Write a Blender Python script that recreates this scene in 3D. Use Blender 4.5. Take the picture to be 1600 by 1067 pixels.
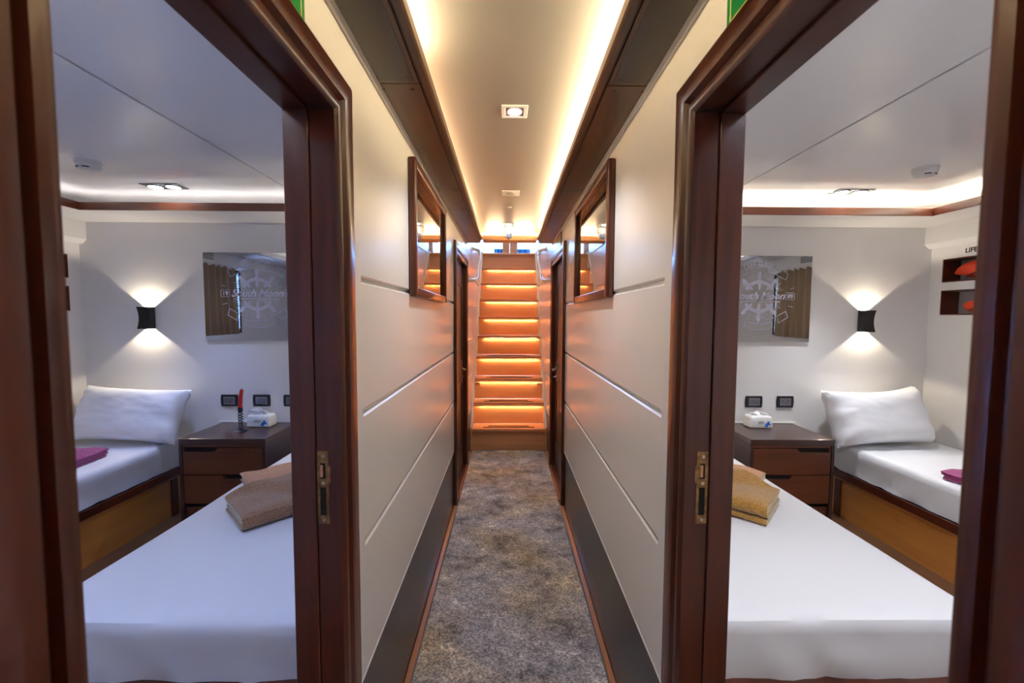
import bpy, bmesh, math, random
from mathutils import Vector, Matrix, noise
random.seed(7)
for o in list(bpy.data.objects): bpy.data.objects.remove(o)
SC = bpy.context.scene
COL = SC.collection
PI = math.pi

# ------------------------------------------------------------------ camera, world, exposure
cd = bpy.data.cameras.new('camera'); cam = bpy.data.objects.new('camera', cd); COL.objects.link(cam)
cd.sensor_width = 36.0; cd.lens = 36.0 * 663.0 / 1600.0
cd.clip_start = 0.02; cd.clip_end = 100
cam.matrix_world = (Matrix.Translation((-0.015, 0, 1.4)) @ Matrix.Rotation(math.radians(-0.61), 4, 'Z')
                    @ Matrix.Rotation(math.radians(90 - 3.37), 4, 'X') @ Matrix.Rotation(math.radians(0.27), 4, 'Z'))
cd.dof.use_dof = True; cd.dof.focus_distance = 2.6; cd.dof.aperture_fstop = 5.0
SC.camera = cam
W = bpy.data.worlds.new('world'); SC.world = W; W.use_nodes = True
bg = W.node_tree.nodes['Background']; bg.inputs[0].default_value = (0.50, 0.72, 1.0, 1); bg.inputs[1].default_value = 3.0
SC.view_settings.view_transform = 'Standard'; SC.view_settings.look = 'None'
SC.view_settings.gamma = 1.0; SC.view_settings.exposure = 0.85
SC.view_settings.use_curve_mapping = False

LIGHT = dict(corr_led=62.0, corr_led_dim=36.0, stair_led=75.0, cove_right=70.0,
             down_cab_l=13.0, down_cab_r=21.0, sconce=4.6, win_l=160.0, win_r=14.0, corr_spot=15.0, stair_day=60.0)
WARM = (1.0, 0.81, 0.49); WARMER = (1.0, 0.70, 0.36); COOL = (0.86, 0.9, 1.0); BLUE = (0.22, 0.42, 1.0)

def look_rot(d):
    return Vector(d).to_track_quat('-Z', 'Y').to_euler()
def area(name, loc, d, sx, sy, e, c):
    l = bpy.data.lights.new(name, 'AREA'); l.shape = 'RECTANGLE'; l.size = sx; l.size_y = sy; l.energy = e; l.color = c
    o = bpy.data.objects.new(name, l); COL.objects.link(o); o.location = loc; o.rotation_euler = look_rot(d); return o
def spot(name, loc, d, e, c, ang, blend=0.3, r=0.02):
    l = bpy.data.lights.new(name, 'SPOT'); l.energy = e; l.color = c; l.spot_size = math.radians(ang); l.spot_blend = blend
    l.shadow_soft_size = r
    o = bpy.data.objects.new(name, l); COL.objects.link(o); o.location = loc; o.rotation_euler = look_rot(d); return o

# daylight entering: saloon door windows above the stairs, hull windows of the two cabins
area('daylight_saloon', (0, 7.6, 3.1), (0, -1, -0.25), 1.0, 1.0, LIGHT['stair_day'], (0.16, 0.42, 1.0))
area('daylight_left_window', (-3.30, 1.62, 1.55), (1, 0, -0.05), 0.7, 0.75, LIGHT['win_l'], BLUE)
area('daylight_right_window', (3.30, 1.62, 1.55), (-1, 0, -0.05), 0.7, 0.75, LIGHT['win_r'], (0.7, 0.8, 1.0))

# ------------------------------------------------------------------ materials
MATS = {}
def _m(name):
    m = bpy.data.materials.new(name); m.use_nodes = True; MATS[name] = m
    return m, m.node_tree, m.node_tree.nodes['Principled BSDF']
def plain(name, col, rough=0.5, metal=0.0, coat=0.0, bump=0.0, bscale=40.0, spec=0.5, sheen=0.0, stretch=(1, 1, 1), var=0.0, coat_r=0.1):
    m, nt, b = _m(name)
    b.inputs['Base Color'].default_value = (*col, 1); b.inputs['Roughness'].default_value = rough
    b.inputs['Metallic'].default_value = metal; b.inputs['Coat Weight'].default_value = coat
    b.inputs['Coat Roughness'].default_value = coat_r
    b.inputs['Specular IOR Level'].default_value = spec; b.inputs['Sheen Weight'].default_value = sheen
    if bump or var:
        tc = nt.nodes.new('ShaderNodeTexCoord'); mp = nt.nodes.new('ShaderNodeMapping'); mp.inputs['Scale'].default_value = stretch
        n = nt.nodes.new('ShaderNodeTexNoise'); n.inputs['Scale'].default_value = bscale; n.inputs['Detail'].default_value = 4
        nt.links.new(tc.outputs['Object'], mp.inputs[0]); nt.links.new(mp.outputs[0], n.inputs['Vector'])
        if bump:
            bp = nt.nodes.new('ShaderNodeBump'); bp.inputs['Strength'].default_value = bump; bp.inputs['Distance'].default_value = 0.004
            nt.links.new(n.outputs['Fac'], bp.inputs['Height']); nt.links.new(bp.outputs[0], b.inputs['Normal'])
        if var:
            r = nt.nodes.new('ShaderNodeValToRGB')
            r.color_ramp.elements[0].position = 0.3; r.color_ramp.elements[1].position = 0.7
            r.color_ramp.elements[0].color = (*[c * (1 - var) for c in col], 1); r.color_ramp.elements[1].color = (*[min(1, c * (1 + var)) for c in col], 1)
            nt.links.new(n.outputs['Fac'], r.inputs[0]); nt.links.new(r.outputs[0], b.inputs['Base Color'])
    return m
def wood(name, dark, light, scale=6.0, axis='Z', rough=0.3, coat=0.4, contrast=(0.3, 0.75), bump=0.05):
    m, nt, b = _m(name)
    tc = nt.nodes.new('ShaderNodeTexCoord'); mp = nt.nodes.new('ShaderNodeMapping')
    s = [9.0, 9.0, 9.0]; s['XYZ'.index(axis)] = 0.7
    mp.inputs['Scale'].default_value = s
    n = nt.nodes.new('ShaderNodeTexNoise'); n.inputs['Scale'].default_value = scale; n.inputs['Detail'].default_value = 6; n.inputs['Distortion'].default_value = 0.6
    n2 = nt.nodes.new('ShaderNodeTexNoise'); n2.inputs['Scale'].default_value = 1.3; n2.inputs['Detail'].default_value = 2
    mx = nt.nodes.new('ShaderNodeMath'); mx.operation = 'MULTIPLY_ADD'; mx.inputs[1].default_value = 0.65
    ad = nt.nodes.new('ShaderNodeMath'); ad.operation = 'MULTIPLY'; ad.inputs[1].default_value = 0.35
    r = nt.nodes.new('ShaderNodeValToRGB'); e = r.color_ramp.elements
    e[0].position, e[1].position = contrast; e[0].color = (*dark, 1); e[1].color = (*light, 1)
    L = nt.links.new
    L(tc.outputs['Object'], mp.inputs[0]); L(mp.outputs[0], n.inputs['Vector']); L(tc.outputs['Object'], n2.inputs['Vector'])
    L(n2.outputs['Fac'], ad.inputs[0]); L(n.outputs['Fac'], mx.inputs[0]); L(ad.outputs[0], mx.inputs[2])
    L(mx.outputs[0], r.inputs[0]); L(r.outputs[0], b.inputs['Base Color'])
    b.inputs['Roughness'].default_value = rough; b.inputs['Coat Weight'].default_value = coat; b.inputs['Coat Roughness'].default_value = 0.12
    if bump:
        bp = nt.nodes.new('ShaderNodeBump'); bp.inputs['Strength'].default_value = bump; bp.inputs['Distance'].default_value = 0.002
        L(n.outputs['Fac'], bp.inputs['Height']); L(bp.outputs[0], b.inputs['Normal'])
    return m
def emit(name, col, s):
    m, nt, b = _m(name)
    b.inputs['Base Color'].default_value = (*col, 1); b.inputs['Emission Color'].default_value = (*col, 1); b.inputs['Emission Strength'].default_value = s
    return m

mWall = plain('white_lacquer_panel', (0.78, 0.74, 0.69), 0.27, spec=0.55, bump=0.03, bscale=5, stretch=(1, 6, 0.3))
mWallC = plain('cabin_wall_paint', (0.80, 0.78, 0.76), 0.42, spec=0.4, bump=0.08, bscale=9)
mCeilC = plain('cabin_ceiling_lacquer', (0.86, 0.85, 0.86), 0.15, spec=0.6, bump=0.02, bscale=2)
mCeil = plain('corridor_ceiling_board', (0.235, 0.21, 0.195), 0.42)
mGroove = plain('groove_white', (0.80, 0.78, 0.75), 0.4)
mKick = plain('dark_brown_laminate', (0.027, 0.015, 0.012), 0.34, coat=0.2, var=0.12, bscale=3)
mSoffit = plain('bronze_soffit_laminate', (0.10, 0.050, 0.028), 0.36, spec=0.5, var=0.15, bscale=3, stretch=(4, .6, 1))
mMahog = wood('mahogany', (0.045, 0.008, 0.003), (0.14, 0.030, 0.010), 3.0, 'Z', 0.30, 0.18)
mMahogY = wood('mahogany_along_y', (0.045, 0.008, 0.003), (0.14, 0.030, 0.010), 3.0, 'Y', 0.30, 0.18)
mMahogX = wood('mahogany_along_x', (0.095, 0.028, 0.014), (0.19, 0.060, 0.028), 3.0, 'X', 0.28, 0.4)
mLeaf = wood('dark_door_veneer', (0.018, 0.005, 0.003), (0.045, 0.014, 0.008), 3.0, 'Z', 0.5, 0.0)
mNight = wood('walnut_top', (0.040, 0.018, 0.014), (0.075, 0.034, 0.026), 3.0, 'X', 0.32, 0.3)
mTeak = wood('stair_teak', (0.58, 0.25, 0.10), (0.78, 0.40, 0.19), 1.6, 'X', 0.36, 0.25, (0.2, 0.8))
mTeakY = wood('teak_strip', (0.36, 0.13, 0.045), (0.55, 0.23, 0.08), 2.0, 'Y', 0.36, 0.2)
mBedBox = wood('bed_box_veneer', (0.48, 0.19, 0.040), (0.66, 0.28, 0.062), 1.6, 'Y', 0.3, 0.4)
mFloor = wood('cabin_floor_boards', (0.09, 0.04, 0.02), (0.16, 0.075, 0.035), 2, 'Y', 0.35, 0.2)
mSheet = plain('white_sheet', (0.82, 0.82, 0.84), 0.75, bump=0.12, bscale=14, sheen=0.2, spec=0.25)
mPillow = plain('white_pillowcase', (0.86, 0.86, 0.88), 0.7, bump=0.2, bscale=22, sheen=0.2, spec=0.25)
mChrome = plain('polished_steel', (0.75, 0.73, 0.70), 0.12, 1.0)
mBrass = plain('worn_brass', (0.30, 0.17, 0.07), 0.35, 0.8, var=0.6, bscale=60)
mScrew = plain('screw_steel', (0.62, 0.55, 0.45), 0.3, 0.9, var=0.3, bscale=200)
mBlack = plain('black_plastic', (0.012, 0.012, 0.016), 0.25)
mBlackM = plain('black_metal', (0.010, 0.010, 0.011), 0.38)
mDark = plain('dark_void', (0.006, 0.005, 0.005), 0.8)
mSilver = plain('silver_trim', (0.55, 0.55, 0.58), 0.25, 0.8)
mGreyMod = plain('grey_switch_module', (0.13, 0.13, 0.15), 0.35)
mWhiteP = plain('white_plastic', (0.72, 0.70, 0.68), 0.4)
mMirror = plain('smoked_mirror', (0.62, 0.60, 0.59), 0.015, 1.0)
mEtch = plain('frosted_etching', (0.62, 0.61, 0.74), 0.6)
mRed = plain('red_wax', (0.62, 0.015, 0.015), 0.35)
mIron = plain('dark_iron', (0.035, 0.04, 0.06), 0.3, 0.7)
mPaper = plain('tissue_paper', (0.86, 0.87, 0.90), 0.8)
mPack = plain('tissue_pack_film', (0.80, 0.80, 0.78), 0.35)
mBlueP = plain('blue_print', (0.02, 0.16, 0.72), 0.4, var=0.5, bscale=70)
mGreyP = plain('grey_print', (0.22, 0.22, 0.28), 0.5)
mTape = plain('anti_slip_tape', (0.025, 0.012, 0.008), 0.95, spec=0.1)
mGreen = plain('sign_green', (0.0, 0.22, 0.045), 0.35)
mCream = plain('sign_cream', (0.62, 0.62, 0.22), 0.4)
mOrange = plain('life_jacket_orange', (0.85, 0.075, 0.02), 0.55, bump=0.4, bscale=12)
mCurtain = plain('brown_curtain', (0.36, 0.25, 0.15), 0.8, sheen=0.3)
mBlueCurt = plain('blue_deck_canvas', (0.01, 0.10, 0.32), 0.7)
mNicheB = plain('niche_back', (0.45, 0.40, 0.40), 0.6)
def terry(name, c):
    m = plain(name, c, 0.95, bump=1.0, bscale=150, sheen=0.5, spec=0.1, var=0.30)
    m.node_tree.nodes['Bump'].inputs['Distance'].default_value = 0.012; return m
mTan = terry('tan_terry', (0.40, 0.205, 0.095)); mPeach = terry('peach_terry', (0.66, 0.31, 0.14))
mMust = terry('mustard_terry', (0.50, 0.245, 0.04)); mPink = terry('magenta_terry', (0.42, 0.03, 0.20))
mCreamT = terry('towel_hem', (0.55, 0.48, 0.34))
mLed = emit('led_warm', WARM, LIGHT['corr_led']); mLedDim = emit('led_warm_dim', (1.0, 0.66, 0.36), LIGHT['corr_led_dim'])
mLedStair = emit('led_amber', WARMER, LIGHT['stair_led']); mLedCove = emit('led_cove', (1.0, 0.90, 0.70), LIGHT['cove_right'])
mLedOff = emit('led_tape_low', (1.0, 0.95, 0.9), 7)
mLedFill = emit('led_front_fill', (0.80, 0.86, 1.0), 15.0)
mLamp = emit('lamp_white', (0.85, 0.9, 1.0), 25.0); mLampW = emit('lamp_sconce', (1.0, 0.88, 0.68), 12.0)

# glass
m, nt, b = _m('clear_glass'); b.inputs['Transmission Weight'].default_value = 1.0; b.inputs['Roughness'].default_value = 0.0; b.inputs['IOR'].default_value = 1.05
mGlass = m
m, nt, b = _m('tinted_pane'); b.inputs['Transmission Weight'].default_value = 1.0; b.inputs['Base Color'].default_value = (0.9, 0.96, 1, 1); b.inputs['Roughness'].default_value = 0.02; b.inputs['IOR'].default_value = 1.1
mPane = m
# carpet
m, nt, b = _m('distressed_carpet'); mCarpet = m; L = nt.links.new
tc = nt.nodes.new('ShaderNodeTexCoord'); mp = nt.nodes.new('ShaderNodeMapping'); mp.inputs['Scale'].default_value = (1, 1.25, 1); L(tc.outputs['Object'], mp.inputs[0])
n1 = nt.nodes.new('ShaderNodeTexNoise'); n1.inputs['Scale'].default_value = 4.5; n1.inputs['Detail'].default_value = 12; n1.inputs['Roughness'].default_value = 0.82; n1.inputs['Distortion'].default_value = 0.25
n2 = nt.nodes.new('ShaderNodeTexNoise'); n2.inputs['Scale'].default_value = 1.4; n2.inputs['Detail'].default_value = 8
n3 = nt.nodes.new('ShaderNodeTexNoise'); n3.inputs['Scale'].default_value = 110; n3.inputs['Detail'].default_value = 2
for n in (n1, n2, n3): L(mp.outputs[0], n.inputs['Vector'])
r1 = nt.nodes.new('ShaderNodeValToRGB'); e = r1.color_ramp.elements
e[0].position = .37; e[0].color = (.075, .070, .078, 1); e[1].position = .65; e[1].color = (.85, .82, .80, 1)
x = e.new(.46); x.color = (.29, .265, .265, 1); x = e.new(.56); x.color = (.46, .43, .42, 1)
r2 = nt.nodes.new('ShaderNodeValToRGB'); e = r2.color_ramp.elements
e[0].position = .42; e[0].color = (1, 1, 1.06, 1); e[1].position = .62; e[1].color = (1.05, .84, .50, 1)
r3 = nt.nodes.new('ShaderNodeValToRGB'); e = r3.color_ramp.elements
e[0].position = .35; e[0].color = (.55, .55, .55, 1); e[1].position = .68; e[1].color = (1.7, 1.7, 1.7, 1)
def mult(a, c):
    mm = nt.nodes.new('ShaderNodeMix'); mm.data_type = 'RGBA'; mm.blend_type = 'MULTIPLY'; mm.inputs[0].default_value = 1
    L(a, mm.inputs[6]); L(c, mm.inputs[7]); return mm.outputs[2]
L(n1.outputs['Fac'], r1.inputs[0]); L(n2.outputs['Fac'], r2.inputs[0]); L(n3.outputs['Fac'], r3.inputs[0])
L(mult(mult(r1.outputs[0], r2.outputs[0]), r3.outputs[0]), b.inputs['Base Color'])
b.inputs['Roughness'].default_value = .95; b.inputs['Sheen Weight'].default_value = .3; b.inputs['Specular IOR Level'].default_value = .1
bp = nt.nodes.new('ShaderNodeBump'); bp.inputs['Strength'].default_value = .8; bp.inputs['Distance'].default_value = .004; L(n3.outputs['Fac'], bp.inputs['Height']); L(bp.outputs[0], b.inputs['Normal'])
# artworks
def art(name, c0, c1, c2, sc):
    m, nt, b = _m(name); L = nt.links.new
    tc = nt.nodes.new('ShaderNodeTexCoord'); mp = nt.nodes.new('ShaderNodeMapping'); mp.inputs['Scale'].default_value = (1, 3.0, 1.1); L(tc.outputs['Object'], mp.inputs[0])
    n = nt.nodes.new('ShaderNodeTexNoise'); n.inputs['Scale'].default_value = sc; n.inputs['Detail'].default_value = 5; n.inputs['Distortion'].default_value = 1.5; L(mp.outputs[0], n.inputs['Vector'])
    r = nt.nodes.new('ShaderNodeValToRGB'); e = r.color_ramp.elements; e[0].position = .42; e[0].color = (*c0, 1); e[1].position = .72; e[1].color = (*c2, 1)
    x = e.new(.56); x.color = (*c1, 1)
    L(n.outputs['Fac'], r.inputs[0]); L(r.outputs[0], b.inputs['Base Color']); b.inputs['Roughness'].default_value = .03
    b.inputs['Coat Weight'].default_value = 1.0; b.inputs['Coat Roughness'].default_value = 0.0; b.inputs['Coat IOR'].default_value = 1.7; b.inputs['Specular IOR Level'].default_value = 1.0
    return m
mArtL = art('picture_brown_figures', (.012, .008, .006), (.12, .035, .012), (.35, .14, .05), 7)
mArtR = art('picture_dark_green', (.012, .010, .007), (.035, .025, .012), (.10, .09, .03), 6)

# ------------------------------------------------------------------ mesh helpers
def BM(): return bmesh.new()
def box(bm, x0, x1, y0, y1, z0, z1, bev=0.0, seg=2):
    x0, x1 = min(x0, x1), max(x0, x1); y0, y1 = min(y0, y1), max(y0, y1); z0, z1 = min(z0, z1), max(z0, z1)
    v = [bm.verts.new(p) for p in ((x0, y0, z0), (x1, y0, z0), (x1, y1, z0), (x0, y1, z0), (x0, y0, z1), (x1, y0, z1), (x1, y1, z1), (x0, y1, z1))]
    f = [bm.faces.new([v[i] for i in q]) for q in ((0, 3, 2, 1), (4, 5, 6, 7), (0, 1, 5, 4), (1, 2, 6, 5), (2, 3, 7, 6), (3, 0, 4, 7))]
    if bev:
        ed = list({e for q in f for e in q.edges})
        bmesh.ops.bevel(bm, geom=ed, offset=bev, segments=seg, profile=0.5, affect='EDGES')
    return bm
def prism(bm, pts, axis, a, b, bev=0.0):
    """polygon pts extruded along axis from a to b; pts are the two other coordinates in xyz order"""
    def mk(p, t):
        if axis == 'x': return (t, p[0], p[1])
        if axis == 'y': return (p[0], t, p[1])
        return (p[0], p[1], t)
    A = [bm.verts.new(mk(p, a)) for p in pts]; B = [bm.verts.new(mk(p, b)) for p in pts]
    fs = [bm.faces.new(A), bm.faces.new(B[::-1])]
    n = len(pts)
    for i in range(n): fs.append(bm.faces.new((A[i], B[i], B[(i + 1) % n], A[(i + 1) % n])))
    bmesh.ops.recalc_face_normals(bm, faces=fs)
    if bev:
        ed = list({e for q in fs for e in q.edges})
        bmesh.ops.bevel(bm, geom=ed, offset=bev, segments=2, profile=0.5, affect='EDGES')
    return bm
def lathe(bm, prof, c, n=24, axis='z', flip=1):
    """prof: (r, h) list revolved about an axis through c"""
    rings = []
    for r, h in prof:
        ring = []
        for k in range(n):
            a = 2 * PI * k / n; u, w = r * math.cos(a), r * math.sin(a); h2 = h * flip
            p = (u, w, h2) if axis == 'z' else ((u, h2, w) if axis == 'y' else (h2, u, w))
            ring.append(bm.verts.new((c[0] + p[0], c[1] + p[1], c[2] + p[2])))
        rings.append(ring)
    for a, b in zip(rings, rings[1:]):
        for k in range(n): bm.faces.new((a[k], a[(k + 1) % n], b[(k + 1) % n], b[k]))
    bm.faces.new(rings[0][::-1]); bm.faces.new(rings[-1])
    return bm
def tube(bm, path, r, n=10, closed=False):
    P = [Vector(p) for p in path]; rings = []
    for i, p in enumerate(P):
        if closed: d = P[(i + 1) % len(P)] - P[i - 1]
        else: d = P[min(i + 1, len(P) - 1)] - P[max(i - 1, 0)]
        d.normalize()
        up = Vector((0, 0, 1)) if abs(d.z) < 0.9 else Vector((1, 0, 0))
        a = d.cross(up).normalized(); b2 = d.cross(a).normalized()
        rr = r[i] if isinstance(r, (list, tuple)) else r
        rings.append([bm.verts.new(p + a * rr * math.cos(2 * PI * k / n) + b2 * rr * math.sin(2 * PI * k / n)) for k in range(n)])
    pairs = list(zip(rings, rings[1:])) + ([(rings[-1], rings[0])] if closed else [])
    for a, b in pairs:
        for k in range(n): bm.faces.new((a[k], a[(k + 1) % n], b[(k + 1) % n], b[k]))
    if not closed: bm.faces.new(rings[0][::-1]); bm.faces.new(rings[-1])
    return bm
def bez(P, n=8):
    """round a polyline's corners"""
    P = [Vector(p) for p in P]; out = [P[0]]
    for i in range(1, len(P) - 1):
        a, b, c = P[i - 1], P[i], P[i + 1]; r = min((b - a).length, (c - b).length) * 0.45
        p0 = b + (a - b).normalized() * r; p1 = b + (c - b).normalized() * r
        for k in range(n + 1):
            t = k / n; out.append(p0 * (1 - t) ** 2 + b * 2 * t * (1 - t) + p1 * t * t)
    out.append(P[-1]); return out
WORLD = {}
def obj(name, bm, mat, parent=None, smooth=False, kind=None, label=None, recalc=True):
    if recalc: bmesh.ops.recalc_face_normals(bm, faces=bm.faces)
    me = bpy.data.meshes.new(name)
    xs = [v.co for v in bm.verts]
    lo = Vector([min(p[i] for p in xs) for i in range(3)]); hi = Vector([max(p[i] for p in xs) for i in range(3)])
    c = Vector(((lo.x + hi.x) / 2, (lo.y + hi.y) / 2, lo.z if parent is None else (lo.z + hi.z) / 2))
    bmesh.ops.translate(bm, verts=bm.verts, vec=-c)
    bm.to_mesh(me); bm.free(); me.materials.append(mat)
    if smooth:
        me.polygons.foreach_set('use_smooth', [True] * len(me.polygons))
        try: me.set_sharp_from_angle(angle=math.radians(40))
        except Exception: pass
    o = bpy.data.objects.new(name, me); COL.objects.link(o)
    WORLD[o.name] = c
    if parent is not None:
        o.parent = parent; o.location = c - WORLD[parent.name]
    else: o.location = c
    if kind: o['kind'] = kind
    if label: o['label'] = label
    return o
def thing(name, label, cat, loc, group=None):
    o = bpy.data.objects.new(name, None); COL.objects.link(o); o.empty_display_size = 0.05
    o.location = loc; WORLD[o.name] = Vector(loc); o['label'] = label; o['category'] = cat
    if group: o['group'] = group
    return o
def tag(o, label, cat, group=None):
    o['label'] = label; o['category'] = cat
    if group: o['group'] = group
    return o
def struct(name, bm, mat, smooth=False): return obj(name, bm, mat, None, smooth, 'structure')
def textmesh(bm, s, size, M, extrude=0.0006, shear=0.0, align='CENTER', bold=0.0):
    cu = bpy.data.curves.new('t', 'FONT'); cu.body = s; cu.size = size; cu.extrude = extrude; cu.shear = shear
    cu.align_x = align; cu.align_y = 'CENTER'; cu.offset = bold; cu.resolution_u = 3
    o = bpy.data.objects.new('t', cu); COL.objects.link(o)
    dg = bpy.context.evaluated_depsgraph_get(); me = bpy.data.meshes.new_from_object(o.evaluated_get(dg))
    me.transform(M); bm.from_mesh(me)
    bpy.data.objects.remove(o); bpy.data.curves.remove(cu); bpy.data.meshes.remove(me)
def fbm(p, s=1.0): return noise.noise(Vector(p) * s)

# ------------------------------------------------------------------ key dimensions
XW = 0.40          # corridor half width
XC = 0.49          # cabin side of the corridor partition
ZS = 2.07          # soffit height
ZC = 2.16          # corridor ceiling in the recess
YEND = 3.93        # end of the soffit
D1 = (0.36, 0.95, 1.85)     # first doorways: y0, y1, head height
D2 = (3.12, 3.87, 1.86)     # second doors
YN = -1.3          # corridor end behind the camera
NST = 10; RISE = 0.233; RUN = 0.2155; YST = 4.35
YTOP = YST + (NST - 1) * RUN
YD = 7.0           # saloon doors on the upper deck
BACK = 3.1; HULL = 3.08; FRONT = 0.0; CZ = 2.192

# ------------------------------------------------------------------ corridor shell
struct('floor', box(BM(), -3.3, 3.3, YN, YST + 2.6, -0.06, 0.0), mFloor)
def wall_shell(side, s):
    bm = BM(); T = 0.35
    x0, x1 = s * (XW + 0.012), s * XC
    def b(y0, y1, z0, z1): box(bm, x0, x1, y0, y1, z0, z1)
    b(YN, D1[0] - 0.012, 0, CZ); b(D1[0] - 0.012, D1[1] + 0.012, D1[2] + 0.012, CZ)
    b(D1[1] + 0.012, D2[0] - 0.012, 0, CZ); b(D2[0] - 0.012, D2[1] + 0.012, D2[2] + 0.012, CZ)
    b(D2[1] + 0.012, YD - 0.7, 0, 4.2)
    w = struct('wall_' + side, bm, mGroove)
    # face panels: plain stile near each casing, grooved boards between
    gz = [0.425, 0.785, 1.14, 1.495]; g = 0.006; c = 0.005
    xf = s * XW; xb = s * (XW + 0.0118)
    def panel(y0, y1, z0, z1, ch0=True, ch1=True):
        bm = BM()
        pts = [(xb, z0), (xf + s * c, z0)] + ([(xf, z0 + c)] if ch0 else [(xf, z0)])
        pts += ([(xf, z1 - c)] if ch1 else [(xf, z1)]) + [(xf + s * c, z1), (xb, z1)]
        prism(bm, pts, 'y', y0, y1); obj('wall_panel', bm, mWall, w)
    def boards(y0, y1, ztop=ZS + 0.1):
        zz = [gz[0]] + gz[1:] + [ztop]
        for i in range(len(zz) - 1): panel(y0, y1, zz[i] + (g if i else 0), zz[i + 1] - (g if i < len(zz) - 2 else 0), True, i < len(zz) - 2)
    def stile(y0, y1, z0, z1): obj('wall_panel', box(BM(), xf, xb, y0, y1, z0, z1), mWall, w)
    boards(YN, 0.20); stile(0.20, D1[0] - .012, 0.425, CZ)
    stile(D1[0] - .012, D1[1] + .012, D1[2] + .012, CZ)
    stile(D1[1] + .012, 1.125, 0.425, CZ); boards(1.125, D2[0] - .05)
    stile(D2[0] - .05, D2[1] + .05, D2[2] + .012, CZ)
    # beside the stairs: panels with a sloping joint rhythm of square cut boards
    ys = [D2[1] + .05, 4.62, 5.35, 5.9, 6.3]
    zs = [0.425, 1.14, 1.495, 1.80, 2.3, 4.2]
    for i in range(len(ys) - 1):
        for j in range(len(zs) - 1):
            if i == 0 and j == 0: panel(ys[i], ys[i + 1] - .004, 0.425, 0.785 - g)
            if i == 0 and j == 0: panel(ys[i], ys[i + 1] - .004, 0.785 + g, 1.14 - g); continue
            panel(ys[i] + (.004 if i else 0), ys[i + 1] - .004, zs[j] + g, zs[j + 1] - (g if j < 4 else 0))
    # dark kick board below
    for y0, y1 in ((YN, D1[0] - .05), (D1[1] + .05, D2[0] - .04), (D2[1] + .04, YST + .1)):
        obj('bead', box(BM(), s * (XW - .0012), s * (XW + .003), y0 + (.075 if y0 > 0.5 else 0), y1, .4185, .4245, .001, 1), mGroove, w)  # thin white strip added to stand for the lit bottom edge of the panels
        k = obj('kick_board', box(BM(), s * (XW + .003), xb, y0, y1, 0.0, 0.4245), mKick, w)
    return w
wall_shell('left', -1); wall_shell('right', 1)
struct('wall_rear', box(BM(), -3.3, 3.3, YN - .08, YN, 0, 2.4), mWall)
# thin teak strips at the foot of each wall
for side, s in (('left', -1), ('right', 1)):
    bm = BM()
    for y0, y1 in ((YN, D1[0] - .07), (D1[1] + .07, D2[0] - .07), (D2[1] + .07, YST - .02)):
        box(bm, s * .379, s * .4025, y0, y1, 0, .016, .003)
    struct('baseboard_' + side, bm, mTeakY)
    # door sills
    bm = BM(); box(bm, s * .372, s * (XC), D1[0], D1[1], 0, .022, .003); box(bm, s * .372, s * XC, D2[0], D2[1], 0, .022, .003)
    box(bm, s * .385, s * .398, D2[0], D2[1], .022, .032, .002)
    struct('trim_%d' % (1 if s < 0 else 2), bm, mMahogY)

# carpet runner
bm = BM(); ny = 60
P0, P1 = -1.25, YST - .012
grid = {}
for j in range(ny + 1):
    y = P0 + (P1 - P0) * j / ny
    for i, x in enumerate((-.374, -.25, 0, .25, .374)):
        e = 0.004 * math.sin(y * 3.1 + x) if abs(x) > .3 else 0
        grid[i, j] = bm.verts.new((x + e * (1 if x > 0 else -1) * -1, y, .012))
for j in range(ny):
    for i in range(4): bm.faces.new((grid[i, j], grid[i + 1, j], grid[i + 1, j + 1], grid[i, j + 1]))
r = bmesh.ops.extrude_face_region(bm, geom=list(bm.faces))
for v in [g for g in r['geom'] if isinstance(g, bmesh.types.BMVert)]: v.co.z = 0.001
cp = thing('carpet_runner', 'mottled grey and brown carpet runner along the corridor floor', 'carpet', (0, 1.5, 0))
obj('pile', bm, mCarpet, cp)
bm = BM()
for s in (-1, 1): box(bm, s * .3725, s * .3775, P0, P1, .001, .014, .001)
obj('bound_edge', bm, plain('carpet_binding', (.16, .17, .20), .8), cp)

# soffits, recess and ceiling of the corridor
struct('ceiling', box(BM(), -.40, .40, YN, YEND - .02, ZC, ZC + .03), mCeil)
for side, s in (('left', -1), ('right', 1)):
    bm = BM(); box(bm, s * .262, s * .4115, YN, YEND, ZS + .006, ZS + .030)
    so = struct('soffit_' + side, bm, mSoffit)
    for y0, y1 in ((YN, 1.27), (1.272, 2.30), (2.302, 2.72), (2.722, YEND)):
        obj('soffit_panel', box(BM(), s * .272, s * .3995, y0 + .0008, y1 - .0008, ZS, ZS + .006, .0008, 1), mSoffit, so)
        for yy in (y0 + .03, y1 - .03):
            for xx in (.30, .385):
                if yy > .5: obj('screw', lathe(BM(), [(.005, 0), (.005, .0016), (.003, .0025)], (s * xx, yy, ZS), 8, 'z', -1), mSoffit, so)
    obj('recessed_hatch', box(BM(), s * .285, s * .388, .35, 1.255, ZS - .0012, ZS - .0002, .0005, 1), mKick, so)
    bm = BM(); prism(bm, [(s * .240, ZS + .026), (s * .240, ZS - .001), (s * .246, ZS - .004), (s * .2615, ZS - .004), (s * .2615, ZS + .026)], 'y', YN, YEND - .18 + .02)
    obj('lip', bm, mSoffit, so)
    # white bead where soffit meets the wall
    bm = BM(); prism(bm, [(s * .3995, ZS - .012), (s * .392, ZS - .012), (s * .386, ZS - .001), (s * .3995, ZS - .001)], 'y', YN, YEND); obj('bead', bm, mWall, so)
bm = BM(); box(bm, -.2395, .2395, YEND - .16, YEND, ZS, ZS + .030); struct('soffit_end', bm, mTeak)
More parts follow.
